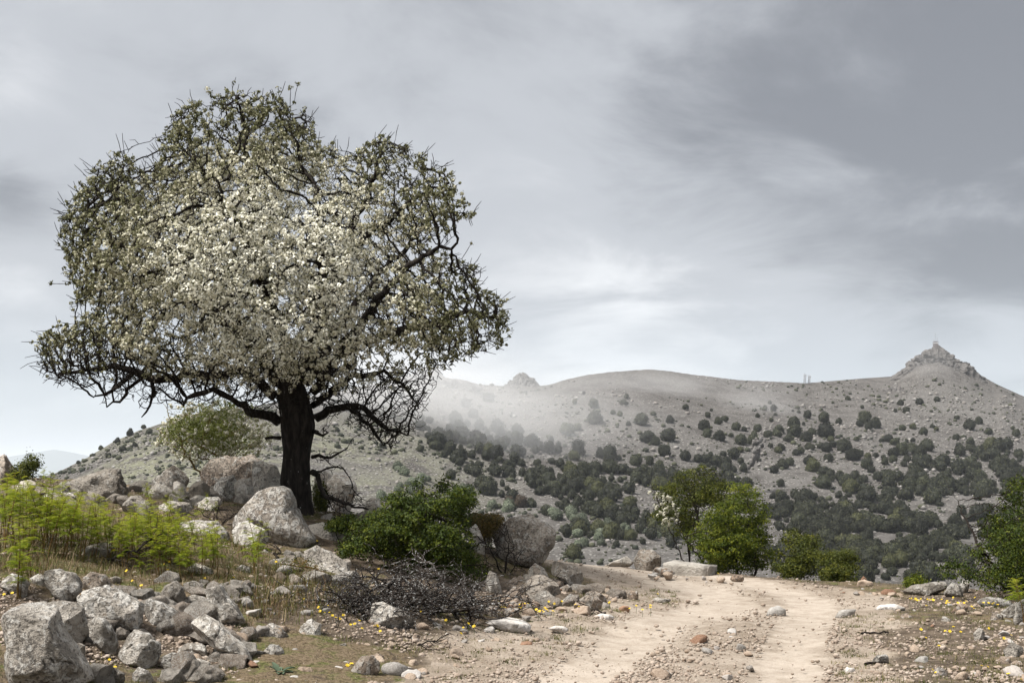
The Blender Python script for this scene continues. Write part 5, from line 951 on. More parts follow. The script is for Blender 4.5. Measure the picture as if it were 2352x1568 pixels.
# ------------------------------------------------------------------ bushes and small trees
def bush(name, label, poly, dist, half, base_px, n_att, leaf, n_leaf, leaf_size, seed, blossom=0, bark=BLACKWOOD, step=0.07, clump=0.11, shell=0.5, cat='bush', rmin=0.02, ragged=0.0, per_clump=60, group=None, blossom_poly=None, dead=0.0, flat=0.7, lobes=0, lobe_r=0.25):
    rng = np.random.default_rng(seed); poly = np.asarray(poly, float); bx = (base_px[0] - CX) * dist / FPX; bz = float(zfun(np.array([bx]), np.array([dist]))[0]); base = np.array([bx, dist, bz])
    t = empty(name, tuple(base)); tag(t, label, cat, group); cxy = poly.mean(0); att = envelope(poly, dist, half, n_att, rng, 0.35, 1.5, seed, -0.35)
    stems = [base + [0, 0, -0.1]]; par = [-1]; top = P(cxy[0], cxy[1], dist)
    for s in range(4):
        q = polyline_nodes([base + [0, 0, -0.1], base * 0.55 + top * 0.45 + rng.normal(size=3) * half * 0.25, top + rng.normal(size=3) * half * 0.45], step, rng, 0.2)[1:]
        for j, p in enumerate(q): stems.append(p); par.append(len(stems) - 2 if j else 0)
    pos, par = colonize(np.array(stems), np.array(par), att, step, 0.9, step * 1.6, 0.3, rng, 120); rad = pipe_radii(par, 0.0028, 2.2); rad = np.minimum(rad, max(rmin * 3, 0.06))
    kidc = np.bincount(par[par >= 0], minlength=len(pos)); thick = rad > 0.014
    thick[:len(stems)] |= rad[:len(stems)] > 0.0; V, F = tubes(pos, par, rad, 7, thick); mk('stem', V, F, bark, t, smooth=True)
    sp = (~thick) & (rng.random(len(pos)) < 0.4); p2, q2, r2 = add_spurs(pos, par, rad, rng, sp, step * .6, step * 1.8, 0.0028); kk = np.concatenate([~thick, np.ones(len(p2) - len(pos), bool)]); V, F = tubes(p2, q2, r2, 3, kk); o = mk('twigs', V, F, bark, t); o['kind'] = 'stuff'
    if n_leaf:
        nc = n_leaf // per_clump; tips = p2[len(pos):] if len(p2) > len(pos) else pos; ctr = np.concatenate([envelope(poly, dist, half, int(nc * shell) + 1, rng, 1.0, 0, 0), tips[rng.integers(0, len(tips), nc - int(nc * shell))]])
        if lobes:
            lc = envelope(poly, dist, half * 0.85, lobes * 2, rng, 0.5, 0, 0); X = CX + FPX * lc[:, 0] / lc[:, 1]; Yp = HY - (lc[:, 2] - HC) * FPX / lc[:, 1]; lc = lc[np.argsort(-poly_dist(X, Yp, poly) * 0.4 + rng.random(len(lc)) * 30)][:lobes]; w_ = rng.integers(0, len(lc), int(nc * 0.8)); uu = unitv(rng.normal(size=(len(w_), 3)) + [0, 0, 0.35]); lr = lobe_r * rng.uniform(0.6, 1.25, len(lc))[w_][:, None]
            ctr = np.concatenate([lc[w_] + uu * lr * [1, 1, 0.62] * rng.uniform(0.8, 1.05, (len(w_), 1)), tips[rng.integers(0, len(tips), nc - len(w_))]])
        if dead > 0: ctr = ctr[fbm(ctr * 1.1, 2, seed + 9) > dead]
        c = np.repeat(ctr, per_clump, 0); g = rng.normal(size=c.shape) * clump * np.repeat(rng.uniform(0.5, 1.3, len(ctr)), per_clump)[:, None]; g[:, 2] *= flat; pp = c + g
        mid = P(cxy[0], cxy[1], dist); u = unitv(unitv(pp - mid) * 0.5 + unitv(g) * 0.6 + [0, 0, 0.5] + rng.normal(size=c.shape) * 0.5)
        X = CX + FPX * pp[:, 0] / pp[:, 1]; Yp = HY - (pp[:, 2] - HC) * FPX / pp[:, 1]; e = poly_dist(X, Yp, poly); keep = e > -rng.exponential(3.0 + ragged * 10, len(pp)); pp, u = pp[keep], u[keep]; cl = np.repeat(rng.normal(0.5, 0.2, len(ctr)), per_clump)[keep]
        V, F = leaf_quads(pp, u, leaf_size * rng.uniform(0.6, 1.3, len(pp)), rng, 0.6); v = np.repeat(np.clip(cl + rng.normal(0, 0.18, len(pp)), 0, 1), 4); o = mk('foliage', V, F, leaf, t, attrs={'v': v}); o['kind'] = 'stuff'
    if blossom:
        src = p2[len(pos):]; 
        if blossom_poly is not None: X = CX + FPX * src[:, 0] / src[:, 1]; Yp = HY - (src[:, 2] - HC) * FPX / src[:, 1]; src = src[poly_dist(X, Yp, blossom_poly) > 0]
        if len(src):
            s = src[rng.integers(0, len(src), blossom)]; per = 9; c = np.repeat(s, per, 0); u = unitv(rng.normal(size=c.shape) + [0, -0.2, 0.3]); V, F = leaf_quads(c + u * rng.uniform(0.008, 0.03, (len(c), 1)), u, rng.uniform(0.014, 0.024, len(c)), rng, 0.9)
            o = mk('blossom', V, F, PETAL, t, attrs={'v': np.repeat(np.clip(rng.normal(0.8, 0.15, len(c)), 0, 1), 4)}); o['kind'] = 'stuff'
    return t
DARKGREEN = leaf_mat('dark_green_leaf', [(0, (0.010, 0.019, 0.002)), (0.55, (0.034, 0.052, 0.004)), (1, (0.105, 0.118, 0.012))], 0.22)
BRIGHT = leaf_mat('bright_green_leaf', [(0, (0.018, 0.032, 0.003)), (0.55, (0.066, 0.088, 0.007)), (1, (0.165, 0.175, 0.016))], 0.35)
OLIVEG = leaf_mat('olive_green_leaf', [(0, (0.02, 0.028, 0.004)), (0.55, (0.055, 0.066, 0.009)), (1, (0.13, 0.13, 0.018))], 0.3)
RUSTY = leaf_mat('rusty_leaf', [(0, (0.03, 0.025, 0.008)), (0.5, (0.07, 0.055, 0.014)), (1, (0.14, 0.09, 0.025))], 0.25)
SPRING = leaf_mat('spring_green_leaf', [(0, (0.07, 0.085, 0.02)), (0.5, (0.16, 0.185, 0.045)), (1, (0.31, 0.33, 0.10))], 0.4)
bush('flowering_bush', 'low pale green bush in white flower behind the rocks left of the trunk', [(345,1022),(372,985),(385,950),(420,955),(430,930),(470,918),(500,922),(560,935),(610,970),(632,1010),(620,1042),(560,1052),(500,1066),(450,1062),(400,1050)], 19.6, 1.0, (500, 1085), 900, SPRING, 13000, 0.034, 11, blossom=3600, bark=STALK, clump=0.07, shell=0.15, ragged=1.0, per_clump=22, lobes=26, lobe_r=0.28)
bush('green_bush', 'dense rounded dark green bush in the centre beside the brush pile', Z2([(420,640),(440,600),(520,545),(650,500),(700,440),(730,400),(800,380),(860,345),(900,380),(970,360),(985,320),(1015,290),(1030,330),(1100,345),(1120,390),(1190,400),(1225,385),(1200,450),(1210,540),(1170,590),(1190,660),(1240,760),(1270,830),(1290,950),(1275,1015),(1130,1005),(950,950),(750,920),(560,890),(440,860),(375,800),(430,700)]), 14.9, 1.0, (950, 1330), 1500, DARKGREEN, 64000, 0.031, 12, clump=0.05, shell=0.7, per_clump=50, flat=0.65, ragged=0.5, lobes=90, lobe_r=0.22)
bush('skyline_bush', 'small dark green bush with bare twigs on the skyline at far left', Z1([(90,300),(120,240),(160,200),(240,185),(230,240),(200,300),(140,340)]), 17.3, 0.35, (62, 1105), 260, OLIVEG, 3500, 0.03, 31, clump=0.05, shell=0.3, per_clump=18, ragged=0.8)
bush('rusty_bush', 'small rusty brown-green bush behind the pointed pale rock', Z2([(1140,610),(1180,560),(1210,530),(1260,550),(1300,545),(1370,540),(1380,590),(1340,640),(1310,710),(1260,710),(1210,640)]), 17.4, 0.5, (1110, 1280), 300, RUSTY, 9000, 0.028, 13, clump=0.07, shell=0.6, per_clump=40)
bush('creeping_bush', 'low creeping green bush spilling over the mottled rock', Z2([(290,620),(350,575),(480,545),(500,600),(420,650),(330,645)]), 15.7, 0.45, (780, 1215), 160, DARKGREEN, 6000, 0.028, 14, clump=0.06, shell=0.6, per_clump=40)
bush('leafy_shoots', 'spray of green leaves growing behind the trunk foot', Z2([(230,350),(290,345),(310,420),(320,480),(290,540),(240,540)]), 17.6, 0.3, (735, 1190), 160, OLIVEG, 3000, 0.03, 15, clump=0.06, shell=0.4, per_clump=30)
bush('hawthorn_tree', 'dark twiggy hawthorn with white blossom on its left side behind the bright green tree', Z3([(265,365),(320,335),(380,330),(395,270),(460,255),(520,240),(570,215),(640,240),(682,262),(690,330),(745,345),(720,420),(600,480),(540,560),(470,640),(430,600),(420,540),(340,540),(300,480),(350,420)]), 22.6, 0.9, (1590, 1300), 1500, OLIVEG, 15000, 0.036, 16, blossom=520, blossom_poly=Z3([(250,350),(360,370),(440,440),(430,640),(300,560)]), clump=0.06, shell=0.3, cat='tree', ragged=0.8, per_clump=26, lobes=22, lobe_r=0.26)
bush('green_tree', 'bright green leafy small tree at the far edge of the road', Z3([(465,655),(490,600),(530,560),(600,500),(640,470),(660,400),(700,350),(760,322),(860,345),(892,380),(880,430),(950,458),(900,500),(930,560),(920,600),(990,640),(950,690),(960,740),(930,780),(880,815),(700,830),(560,770),(500,720),(520,680)]), 21.3, 1.05, (1690, 1330), 1300, BRIGHT, 42000, 0.036, 17, clump=0.065, shell=0.55, cat='tree', ragged=0.9, per_clump=45, flat=0.5, lobes=34, lobe_r=0.30)
bush('roadside_shrub', 'sparse upright olive shrub with bare twigs right of the bright green tree', Z3([(960,765),(1010,700),(1025,620),(1090,592),(1125,640),(1160,600),(1225,595),(1205,680),(1190,740),(1200,800),(1180,870),(1040,870),(1000,810)]), 20.3, 0.55, (1832, 1345), 420, OLIVEG, 9500, 0.034, 18, clump=0.055, shell=0.35, ragged=0.8, per_clump=25, lobes=14, lobe_r=0.18)
bush('roadside_shrub', 'compact rounded olive bush between the sparse shrub and the road shoulder', Z3([(1195,725),(1240,715),(1290,690),(1340,700),(1400,690),(1420,750),(1395,790),(1410,860),(1380,885),(1240,880),(1215,800)]), 19.4, 0.55, (1920, 1345), 420, OLIVEG, 13000, 0.032, 19, clump=0.05, shell=0.75, per_clump=35, ragged=0.6, lobes=16, lobe_r=0.2)
bush('thorn_tree', 'dark green thorny tree cut by the right edge of the picture', Z3([(1900,810),(1960,770),(2040,790),(2120,740),(2060,700),(1975,680),(2060,665),(2110,600),(2130,560),(2085,530),(2190,490),(2150,440),(2220,380),(2260,320),(2340,262),(2420,240),(2560,300),(2700,500),(2700,900),(2352,960),(2120,925),(2030,880)]), 16.4, 1.4, (2385, 1375), 2400, DARKGREEN, 40000, 0.032, 20, clump=0.06, shell=0.5, cat='tree', ragged=1.0, per_clump=30, lobes=46, lobe_r=0.30)
bush('leafy_shoots', 'tuft of yellow-green leaves poking up behind the long dark slab', Z3([(1695,880),(1710,845),(1755,825),(1800,850),(1815,885),(1760,895)]), 17.6, 0.3, (2100, 1350), 80, BRIGHT, 2200, 0.03, 21, clump=0.06, shell=0.5, per_clump=25, ragged=0.5)
bush('thorn_shrub', 'bare black thorny shrub in front of the round boulder', Z2([(1240,700),(1290,650),(1330,600),(1400,570),(1440,620),(1470,720),(1490,800),(1560,850),(1480,900),(1330,900),(1250,800)]), 16.1, 0.5, (1160, 1325), 700, OLIVEG, 0, 0.03, 22, step=0.06)
bush('thorn_shrub', 'bare black thorn twigs behind the ferns near the triangular boulder', Z1([(1170,500),(1250,470),(1330,440),(1430,440),(1440,500),(1400,580),(1300,590),(1210,540)]), 15.4, 0.35, (505, 1195), 330, OLIVEG, 0, 0.03, 23, step=0.06)
bush('thorn_shrub', 'grey-brown twiggy low shrub with a few tiny leaves below the smooth boulder', Z1([(1620,880),(1680,840),(1780,790),(1880,800),(1980,850),(2000,930),(1900,1000),(1750,1000),(1650,960)]), 12.9, 0.45, (690, 1365), 800, OLIVEG, 1500, 0.02, 24, step=0.05, bark=STALK, shell=0.2, per_clump=12)
bush('thorn_shrub', 'grey twiggy clump behind the right-hand end of the ferns', Z1([(1340,720),(1400,680),(1460,720),(1480,800),(1440,850),(1350,850)]), 13.6, 0.25, (530, 1300), 200, OLIVEG, 500, 0.02, 25, step=0.05, bark=STALK, shell=0.2, per_clump=10)

# ------------------------------------------------------------------ bracken, grass, flowers, brush
FERN = leaf_mat('bracken_frond', [(0, (0.06, 0.095, 0.006)), (0.5, (0.165, 0.205, 0.012)), (1, (0.34, 0.33, 0.03))], 0.45)
def fern_variant(seed):
    rng = np.random.default_rng(seed); lean = rng.uniform(-0.16, 0.16, 2); n = 12; s = np.linspace(0, 1, n); cx = np.stack([lean[0] * s ** 2 + 0.02 * np.sin(s * 5 + seed), lean[1] * s ** 2, s * (1 - 0.05 * s)], -1)
    rad = 0.012 * (1 - 0.75 * s); stemV, stemF = tubes(cx, np.arange(n) - 1, rad, 5); V, F, vv = [], [], []; off = 0; k = 0; h = rng.uniform(0.36, 0.5)
    for z in np.arange(h, 1.0, 0.052):
        c = np.array([np.interp(z, s, cx[:, i]) for i in range(3)]); f = (z - h) / (1 - h); L = (0.33 * (1 - f) ** 0.7 + 0.06) * rng.uniform(0.75, 1.15); a0 = rng.uniform(0, 6.28) if k % 2 == 0 else a0 + math.pi + rng.normal(0, 0.3); k += 1
        dirh = np.array([math.cos(a0), math.sin(a0) * 0.8, 0]); up = 0.75 + 0.4 * f; m = 11
        for j in range(1, m + 1):
            t = j / m; p = c + (dirh * t + np.array([0, 0, up * t - 0.75 * t * t])) * L; tang = unitv(dirh + np.array([0, 0, up - 1.5 * t])); side = unitv(np.cross(tang, [0, 0, 1])); w = 0.095 * (1 - t) ** 0.7 * (0.6 + 0.6 * (1 - f)) + 0.012; wd = L / m * 0.75
            for sg in (-1, 1):
                tip = p + side * sg * w + tang * w * 0.5 + [0, 0, -w * 0.25]; V += [p - tang * wd * .5, p + tang * wd * .5, tip]; F.append((off, off + 1, off + 2)); off += 3; vv += [np.clip(0.35 + 0.5 * t * f + rng.normal(0, 0.16) + 0.25 * f, 0, 1)] * 3
    return (stemV, stemF), (np.array(V), np.array(F), np.array(vv))
def build_ferns():
    rng = np.random.default_rng(9); sm, fm = [], []
    for i in range(9):
        (sV, sF), (V, F, v) = fern_variant(i); a = mesh_data('stalk', sV, sF, True); a.materials.append(STALK); b = mesh_data('frond', V, F, False, {'v': v}); b.materials.append(FERN); sm.append(a); fm.append(b)
    zones = [([(0,1200),(100,1218),(210,1240),(340,1245),(450,1258),(500,1290),(500,1335),(430,1345),(330,1320),(250,1295),(100,1285),(0,1300)], 140, 0.60, 'young yellow-green bracken frond in the dense patch on the left bank', 'bracken in the left patch'),
             ([(5,1340),(60,1330),(110,1345),(100,1375),(10,1390)], 8, 0.52, 'bracken frond rising behind the corner boulder at the left edge', 'bracken at the left edge'),
             ([(60,1130),(120,1120),(160,1140),(120,1160),(60,1160)], 4, 0.42, 'tall bracken frond on the skyline at far left', 'bracken on the left skyline'),
             ([(560,1290),(610,1290),(640,1330),(560,1340)], 5, 0.5, 'lone bracken frond in front of the wedge boulder', 'bracken by the wedge boulder'),
             ([(270,1150),(330,1140),(420,1170),(520,1190),(480,1210),(330,1180)], 10, 0.34, 'short bracken frond between the skyline rocks and the main patch', 'bracken among the skyline rocks'),
             ([(2340,1400),(2360,1390),(2380,1440),(2345,1450)], 3, 0.55, 'bracken frond at the right edge beside the tall boulder', 'bracken at the right edge')]
    for poly, n, h, lab, grp in zones:
        for x, y in inpoly_samples(poly, n, rng):
            d = ground_hit(x, y) or 16.5; X = (x - CX) * d / FPX; z = float(zfun(np.array([X]), np.array([d]))[0]); hh = h * rng.uniform(0.62, 1.2) * (1 if n < 100 else np.interp(x, [0, 150, 300, 500], [1.15, 0.95, 0.8, 0.72])); t = empty('bracken_fern', (X, d, z - 0.03)); t.scale = (hh * rng.uniform(0.85, 1.1), hh, hh); t.rotation_euler = (rng.normal(0, 0.08), rng.normal(0, 0.08), rng.uniform(0, 6.28)); tag(t, lab if n < 100 else ('taller ' if hh > h * 0.75 else 'shorter ') + 'yellow-green bracken frond in the ' + ('left edge' if x < 150 else 'left middle' if x < 300 else 'right middle' if x < 430 else 'right end') + ' of the dense fern patch', 'fern', grp)
            k = int(rng.integers(0, 9)); link('stalk', sm[k], parent=t); link('frond', fm[k], parent=t)['kind'] = 'stuff'
build_ferns()

YELLOW = plain('yellow_petal', (0.80, 0.55, 0.01), 0.6); GREENSTEM = plain('green_stem', (0.08, 0.11, 0.03), 0.7)
def build_flowers():
    rng = np.random.default_rng(4); heads, stems = [], []
    for i in range(3):
        V, F = [], []; n = 10
        for k in range(n):
            a = 2 * math.pi * k / n + rng.normal(0, 0.08); c, s = math.cos(a), math.sin(a); c2, s2 = math.cos(a + .28), math.sin(a + .28); c0, s0 = math.cos(a - .28), math.sin(a - .28); b = len(V); zt = rng.uniform(0.1, 0.6)
            V += [(0, 0, 0.0), (c0 * .7, s0 * .7, zt * .7), (c, s, zt), (c2 * .7, s2 * .7, zt * .7)]; F.append((b, b + 1, b + 2, b + 3))
        b = len(V); V += [(.4 * math.cos(a), .4 * math.sin(a), 0.35) for a in np.arange(6) * math.pi / 3] + [(0, 0, 0.5)]
        me = mesh_data('flower_head', np.array(V), [np.array(F), np.array([(b + j, b + (j + 1) % 6, b + 6) for j in range(6)])]); me.materials.append(YELLOW); heads.append(me)
        sv, sf = tubes(np.array([(0, 0, -1.0), (0.08, 0, -.5), (0, 0, 0.02)]), np.array([-1, 0, 1]), np.array([.035, .03, .03]), 4); me = mesh_data('flower_stem', sv, sf); me.materials.append(GREENSTEM); stems.append(me)
    f2 = lambda z: Z2(z)[0]; spots = []
    for zx, zy in [(175,1070),(265,1145),(318,1140),(275,1150),(300,1160),(330,1165),(350,1185),(370,1190),(395,1195),(415,1185),(460,1222),(485,1222),(513,1208),(528,1240),(605,1225),(622,1222),(640,1270),(888,1130),(1040,1185),(180,1150),(255,705),(440,1460),(465,1450),(1130,1270),(1145,1230),(1175,1205),(1210,1222),(630,875)]: spots.append((f2([(zx, zy)]), 'turf by the angular boulder and brush pile'))
    for zx, zy in [(1380,1108),(1395,1108),(1490,1090),(1500,1085),(1495,1105),(1520,1085),(1540,1080),(1548,1085),(1530,1090),(1490,1110),(1590,1120),(1610,1130),(1625,1125),(1640,1110),(1650,1120),(1660,1130),(1645,1068),(1665,1072),(1700,1085),(1715,1080),(1745,1070),(1690,1130),(1600,1135),(1828,1090),(1850,1103),(1865,1105),(2035,1077),(1570,1095),(1635,1135)]: spots.append((f2([(zx, zy)]), 'rubble heap by the road bend'))
    for zx, zy in [(1718,962),(1730,960),(1740,968),(1750,962),(1760,970),(1775,970),(1780,962),(1815,965),(1830,968),(1845,965),(1850,970),(1895,965),(1920,985),(1925,975),(1935,985),(1960,955),(1985,985),(2000,975),(2020,985),(2030,975),(2080,955),(2125,985),(2155,985),(2175,990),(2185,985),(2205,995),(1810,1000),(2060,1005),(2075,1015),(2130,983)]: spots.append((Z3([(zx, zy)])[0], 'right verge above the rust-brown rock'))
    for zx, zy in [(1960,1118),(1915,1140),(1940,1142),(2000,1145),(2155,1125),(2280,1163),(1880,1222),(2115,1333),(2150,1338),(1843,1355),(1862,1370),(2265,1378),(2335,1408),(1808,1178),(1780,1132),(2240,1180)]: spots.append((Z3([(zx, zy)])[0], 'right turf near the bottom corner'))
    for zx, zy in [(50,985),(165,1015),(200,1000),(235,1022),(280,998),(320,935),(655,822),(280,1010)]: spots.append((Z3([(zx, zy)])[0], 'stony island left of the road'))
    for zx, zy in [(625,735),(685,755),(765,770),(690,760),(1060,760),(1000,845),(1150,815),(1245,935),(1420,925),(805,945),(860,975),(990,915),(770,885),(1320,1215),(25,1030),(75,1020),(665,1425),(700,1470),(180,530),(1680,830),(1020,880),(890,735),(1030,830)]: spots.append((Z1([(zx, zy)])[0], 'left bank among ferns and rocks'))
    for (x, y), zn in spots:
        h = rng.uniform(0.05, 0.10); d = ground_hit(x, y + h * 200) or 16.0; X = (x - CX) * d / FPX; z0 = float(zfun(np.array([X]), np.array([d]))[0]); z = max(P(x, y, d)[2], z0 + 0.03)
        t = empty('yellow_flower', (X, d, z0)); tag(t, f'small bright yellow wildflower on the {zn}', 'flower', f'yellow flowers on the {zn}'); k = int(rng.integers(0, 3)); r = rng.uniform(0.012, 0.020)
        hd = link('flower_head', heads[k], (0, 0, z - z0), t); hd.scale = (r, r, r); hd.rotation_euler = (rng.uniform(0.1, 0.9), rng.normal(0, 0.3), rng.normal(0, 0.5)); st = link('flower_stem', stems[k], (0, 0, z - z0), t); st.scale = (0.06, 0.06, z - z0 + 0.01)
build_flowers()

GRASS = leaf_mat('grass_blade', [(0, (0.045, 0.055, 0.012)), (0.4, (0.10, 0.11, 0.025)), (0.7, (0.19, 0.165, 0.06)), (1, (0.30, 0.23, 0.13))], 0.35)
DRY = leaf_mat('dry_stalk', [(0, (0.06, 0.035, 0.015)), (0.5, (0.15, 0.095, 0.045)), (1, (0.32, 0.25, 0.15))], 0.2)
def build_grass():
    rng = np.random.default_rng(31)
    def blades(X, Y, h, w, lean, v, mat, name, label, cat):
        n = len(X); Z = zfun(X, Y); a = rng.uniform(0, 6.28, n); hd = np.stack([np.cos(a), np.sin(a), 0 * a], -1); sd = np.stack([-np.sin(a), np.cos(a), 0 * a], -1); b = np.stack([X, Y, Z - 0.01], -1); L = rng.uniform(0.2, 1.0, n) * lean
        top = b + hd * (h * L)[:, None] + np.array([0, 0, 1]) * (h * np.sqrt(np.clip(1 - L ** 2, 0.05, 1)))[:, None]; mid = b * 0.5 + top * 0.5 + np.array([0, 0, 1]) * (h * 0.12)[:, None]
        V = np.stack([b - sd * w[:, None], b + sd * w[:, None], mid + sd * w[:, None] * .7, mid - sd * w[:, None] * .7, top], 1).reshape(-1, 3); k = np.arange(n)[:, None] * 5
        o = mk(name, V, [k + np.array([[0, 1, 2, 3]]), k + np.array([[3, 2, 4]])], mat, attrs={'v': np.repeat(v, 5)}); tag(o, label, cat, kind='stuff')
    # short turf tufts where the soil is not driven on
    n = 17000; X = rng.uniform(-8, 8, n); Y = 7.5 + 13 * rng.random(n) ** 1.3; rd = poly_dist(X, Y, ROAD); f = fbm(xy0(X, Y, 0.7), 4, 41)
    keep = (rd < -0.05) & (f > -0.15 + 0.25 * rng.random(n)) & (Y < crest(X)); X, Y = X[keep], Y[keep]; m = 11; X = np.repeat(X, m) + rng.normal(0, 0.03, len(X) * m); Y = np.repeat(Y, m) + rng.normal(0, 0.03, len(Y) * m); tuft = np.repeat(rng.random(len(X) // m), m)
    blades(X, Y, rng.uniform(0.02, 0.07, len(X)), rng.uniform(0.0015, 0.003, len(X)), 0.8, np.clip(tuft * 0.75 + rng.normal(0.0, 0.15, len(X)), 0, 1), GRASS, 'turf_grass', 'short green and straw turf on the verges and bank', 'grass')
    # sparse scraps of weed on the road shoulders
    c = np.concatenate([inpoly_samples(flat([(700, 1568), (1000, 1470), (1250, 1440), (1450, 1410), (1300, 1500), (1000, 1580)]), 150, rng), inpoly_samples(flat([(1950, 1400), (2352, 1400), (2380, 1580), (1900, 1580)]), 220, rng), inpoly_samples(flat([(1380, 1350), (1560, 1360), (1560, 1395), (1380, 1390)]), 60, rng)])
    m = 26; X = np.repeat(c[:, 0], m) + rng.normal(0, 0.035, len(c) * m); Y = np.repeat(c[:, 1], m) + rng.normal(0, 0.035, len(c) * m); tuft = np.repeat(rng.random(len(c)), m)
    blades(X, Y, rng.uniform(0.015, 0.05, len(X)), rng.uniform(0.0015, 0.003, len(X)), 1.0, np.clip(tuft * 0.8 + rng.normal(0, 0.12, len(X)), 0, 1), GRASS, 'weed_tufts', 'small weed tufts on the gravelly shoulders', 'weeds')
    # brown dead stalks under the bracken and on the bank
    def px_pts(poly, n):
        q = inpoly_samples(poly, n, rng); d = np.array([ground_hit(x, y) or 16.0 for x, y in q[:: max(1, n // 300)]]); dd = np.repeat(d, max(1, n // 300))[:n]
        return q, dd
    zone_ = [(0, 1150), (300, 1180), (520, 1230), (620, 1300), (760, 1330), (790, 1400), (620, 1440), (560, 1400), (420, 1350), (200, 1320), (0, 1330)]
    cs = inpoly_samples(zone_, 360, rng); X, Y = [], []
    for x, y in cs:
        d = ground_hit(x, y) or 16.0; X.append((x - CX) * d / FPX); Y.append(d)
    m = 22; X = np.repeat(X, m) + rng.normal(0, 0.12, len(X) * m); Y = np.repeat(Y, m) + rng.normal(0, 0.12, len(Y) * m)
    blades(X, Y, rng.uniform(0.03, 0.15, len(X)) * np.where(rng.random(len(X)) < 0.06, 2.0, 1), rng.uniform(0.0018, 0.004, len(X)), 1.1, rng.random(len(X)), DRY, 'dry_stalks', 'tangle of brown dead stalks under the bracken', 'dead grass')
    k2 = rng.random(len(X)) < 0.8; blades(X[k2] + rng.normal(0, .15, k2.sum()), Y[k2] + rng.normal(0, .15, k2.sum()), rng.uniform(0.05, 0.16, k2.sum()), rng.uniform(0.0018, 0.0035, k2.sum()), 0.9, rng.random(k2.sum()) * 0.6, GRASS, 'bank_grass', 'rough green grass on the left bank', 'grass')
build_grass()

def dead_branch_mesh(seed):
    rng = np.random.default_rng(seed); pos = [np.zeros(3)]; par = [-1]; rad = [0.02]
    def grow(i, d, L, r, lev):
        n = max(3, int(L / 0.06)); last = i
        for k in range(n):
            d = unitv(d + rng.normal(size=3) * 0.26); d = unitv(d * [1, 1, 0.8]); pos.append(pos[last] + d * L / n); par.append(last); rad.append(r * (1 - 0.6 * (k + 1) / n)); last = len(pos) - 1
            if lev < 2 and rng.random() < (0.5 if lev == 0 else 0.33): grow(last, unitv(d + rng.normal(size=3) * 0.75), L * rng.uniform(0.25, 0.55), rad[-1] * 0.65, lev + 1)
    grow(0, np.array([1.0, 0, 0.0]), 1.2, 0.025, 0); return tubes(np.array(pos), np.array(par), np.maximum(np.array(rad), 0.0042), 5)
def build_brush():
    rng = np.random.default_rng(14); ms = []
    for i in range(7):
        V, F = dead_branch_mesh(200 + i); me = mesh_data('dead_branch', V, F, True); me.materials.append(DEADWOOD); ms.append(me)
    for i in range(62):
        x = 765 + 325 * rng.random(); yb = np.interp(x, [720, 900, 1130], [1425, 1432, 1405]) - rng.random() * 40; d = ground_hit(x, yb) or 12.5; X = (x - CX) * d / FPX; z = float(zfun(np.array([X]), np.array([d]))[0]); tall = np.interp(x, [720, 800, 950, 1130], [0.02, 0.08, 0.05, 0.01]); hz = rng.random() ** 1.3 * tall
        o = link('dead_branch', ms[i % 7], (X, d, z + 0.03 + hz)); s = rng.uniform(0.45, 0.9); o.scale = (s, s, s * 0.7); o.rotation_euler = (rng.choice([0.0, math.pi]) + rng.normal(0, 0.35), rng.normal(0.0, 0.09) - (0.5 if i % 18 == 0 else 0), rng.uniform(0, 6.28))
        tag(o, 'lichen-crusted dead branch in the ' + ('left' if x < 860 else 'middle' if x < 1000 else 'right') + ' part of the brush pile', 'dead branch', 'dead branches of the brush pile')
    V, F = dead_branch_mesh(300); me = mesh_data('dead_branch', V, F, True); me.materials.append(BLACKWOOD)
    for (x, y, s, rx, ry, rz, lab) in ((1392, 1418, 0.42, 0.4, 0.05, 3.0, 'small black dead branch lying at the road edge by the white slab'), (960, 1500, 0.3, 0.2, 0.0, 0.3, 'thin dead twig on the turf right of the dark rock'), (640, 1290, 0.5, 0.5, -0.1, 2.6, 'dead brown branch lying across dry grass below the wedge boulder'), (245, 1290, 0.6, 0.3, -0.15, 0.4, 'long dry stalk lying under the ferns')):
        d = ground_hit(x, y) or 14; X = (x - CX) * d / FPX; z = float(zfun(np.array([X]), np.array([d]))[0]); o = link('dead_branch', me, (X, d, z + 0.04)); o.scale = (s, s, s); o.rotation_euler = (rx, ry, rz); tag(o, lab, 'dead branch')
    sv = [((1370 + k * 7, 0), 0) for k in range(3)]
    # short black sticks on the right gravel
    for x, y, L, rz, lab in ((2010, 1455, 0.30, 0.25, 'charred stick on the right gravel, upper of two'), (2015, 1525, 0.22, 0.2, 'charred stick on the right gravel, lower of two')):
        d = ground_hit(x, y) or 12; X = (x - CX) * d / FPX; z = float(zfun(np.array([X]), np.array([d]))[0]); q = polyline_nodes([(-L / 2, 0, 0.012), (0, 0.02, 0.016), (L / 2, 0, 0.014)], 0.04, rng, 0.15); V, F = tubes(q, np.arange(len(q)) - 1, np.linspace(0.014, 0.009, len(q)), 6)
        o = mk('charred_stick', V + [X, d, z], F, BLACKWOOD, loc=(X, d, z), smooth=True); o.rotation_euler = (0, 0, rz); tag(o, lab, 'stick')
build_brush()

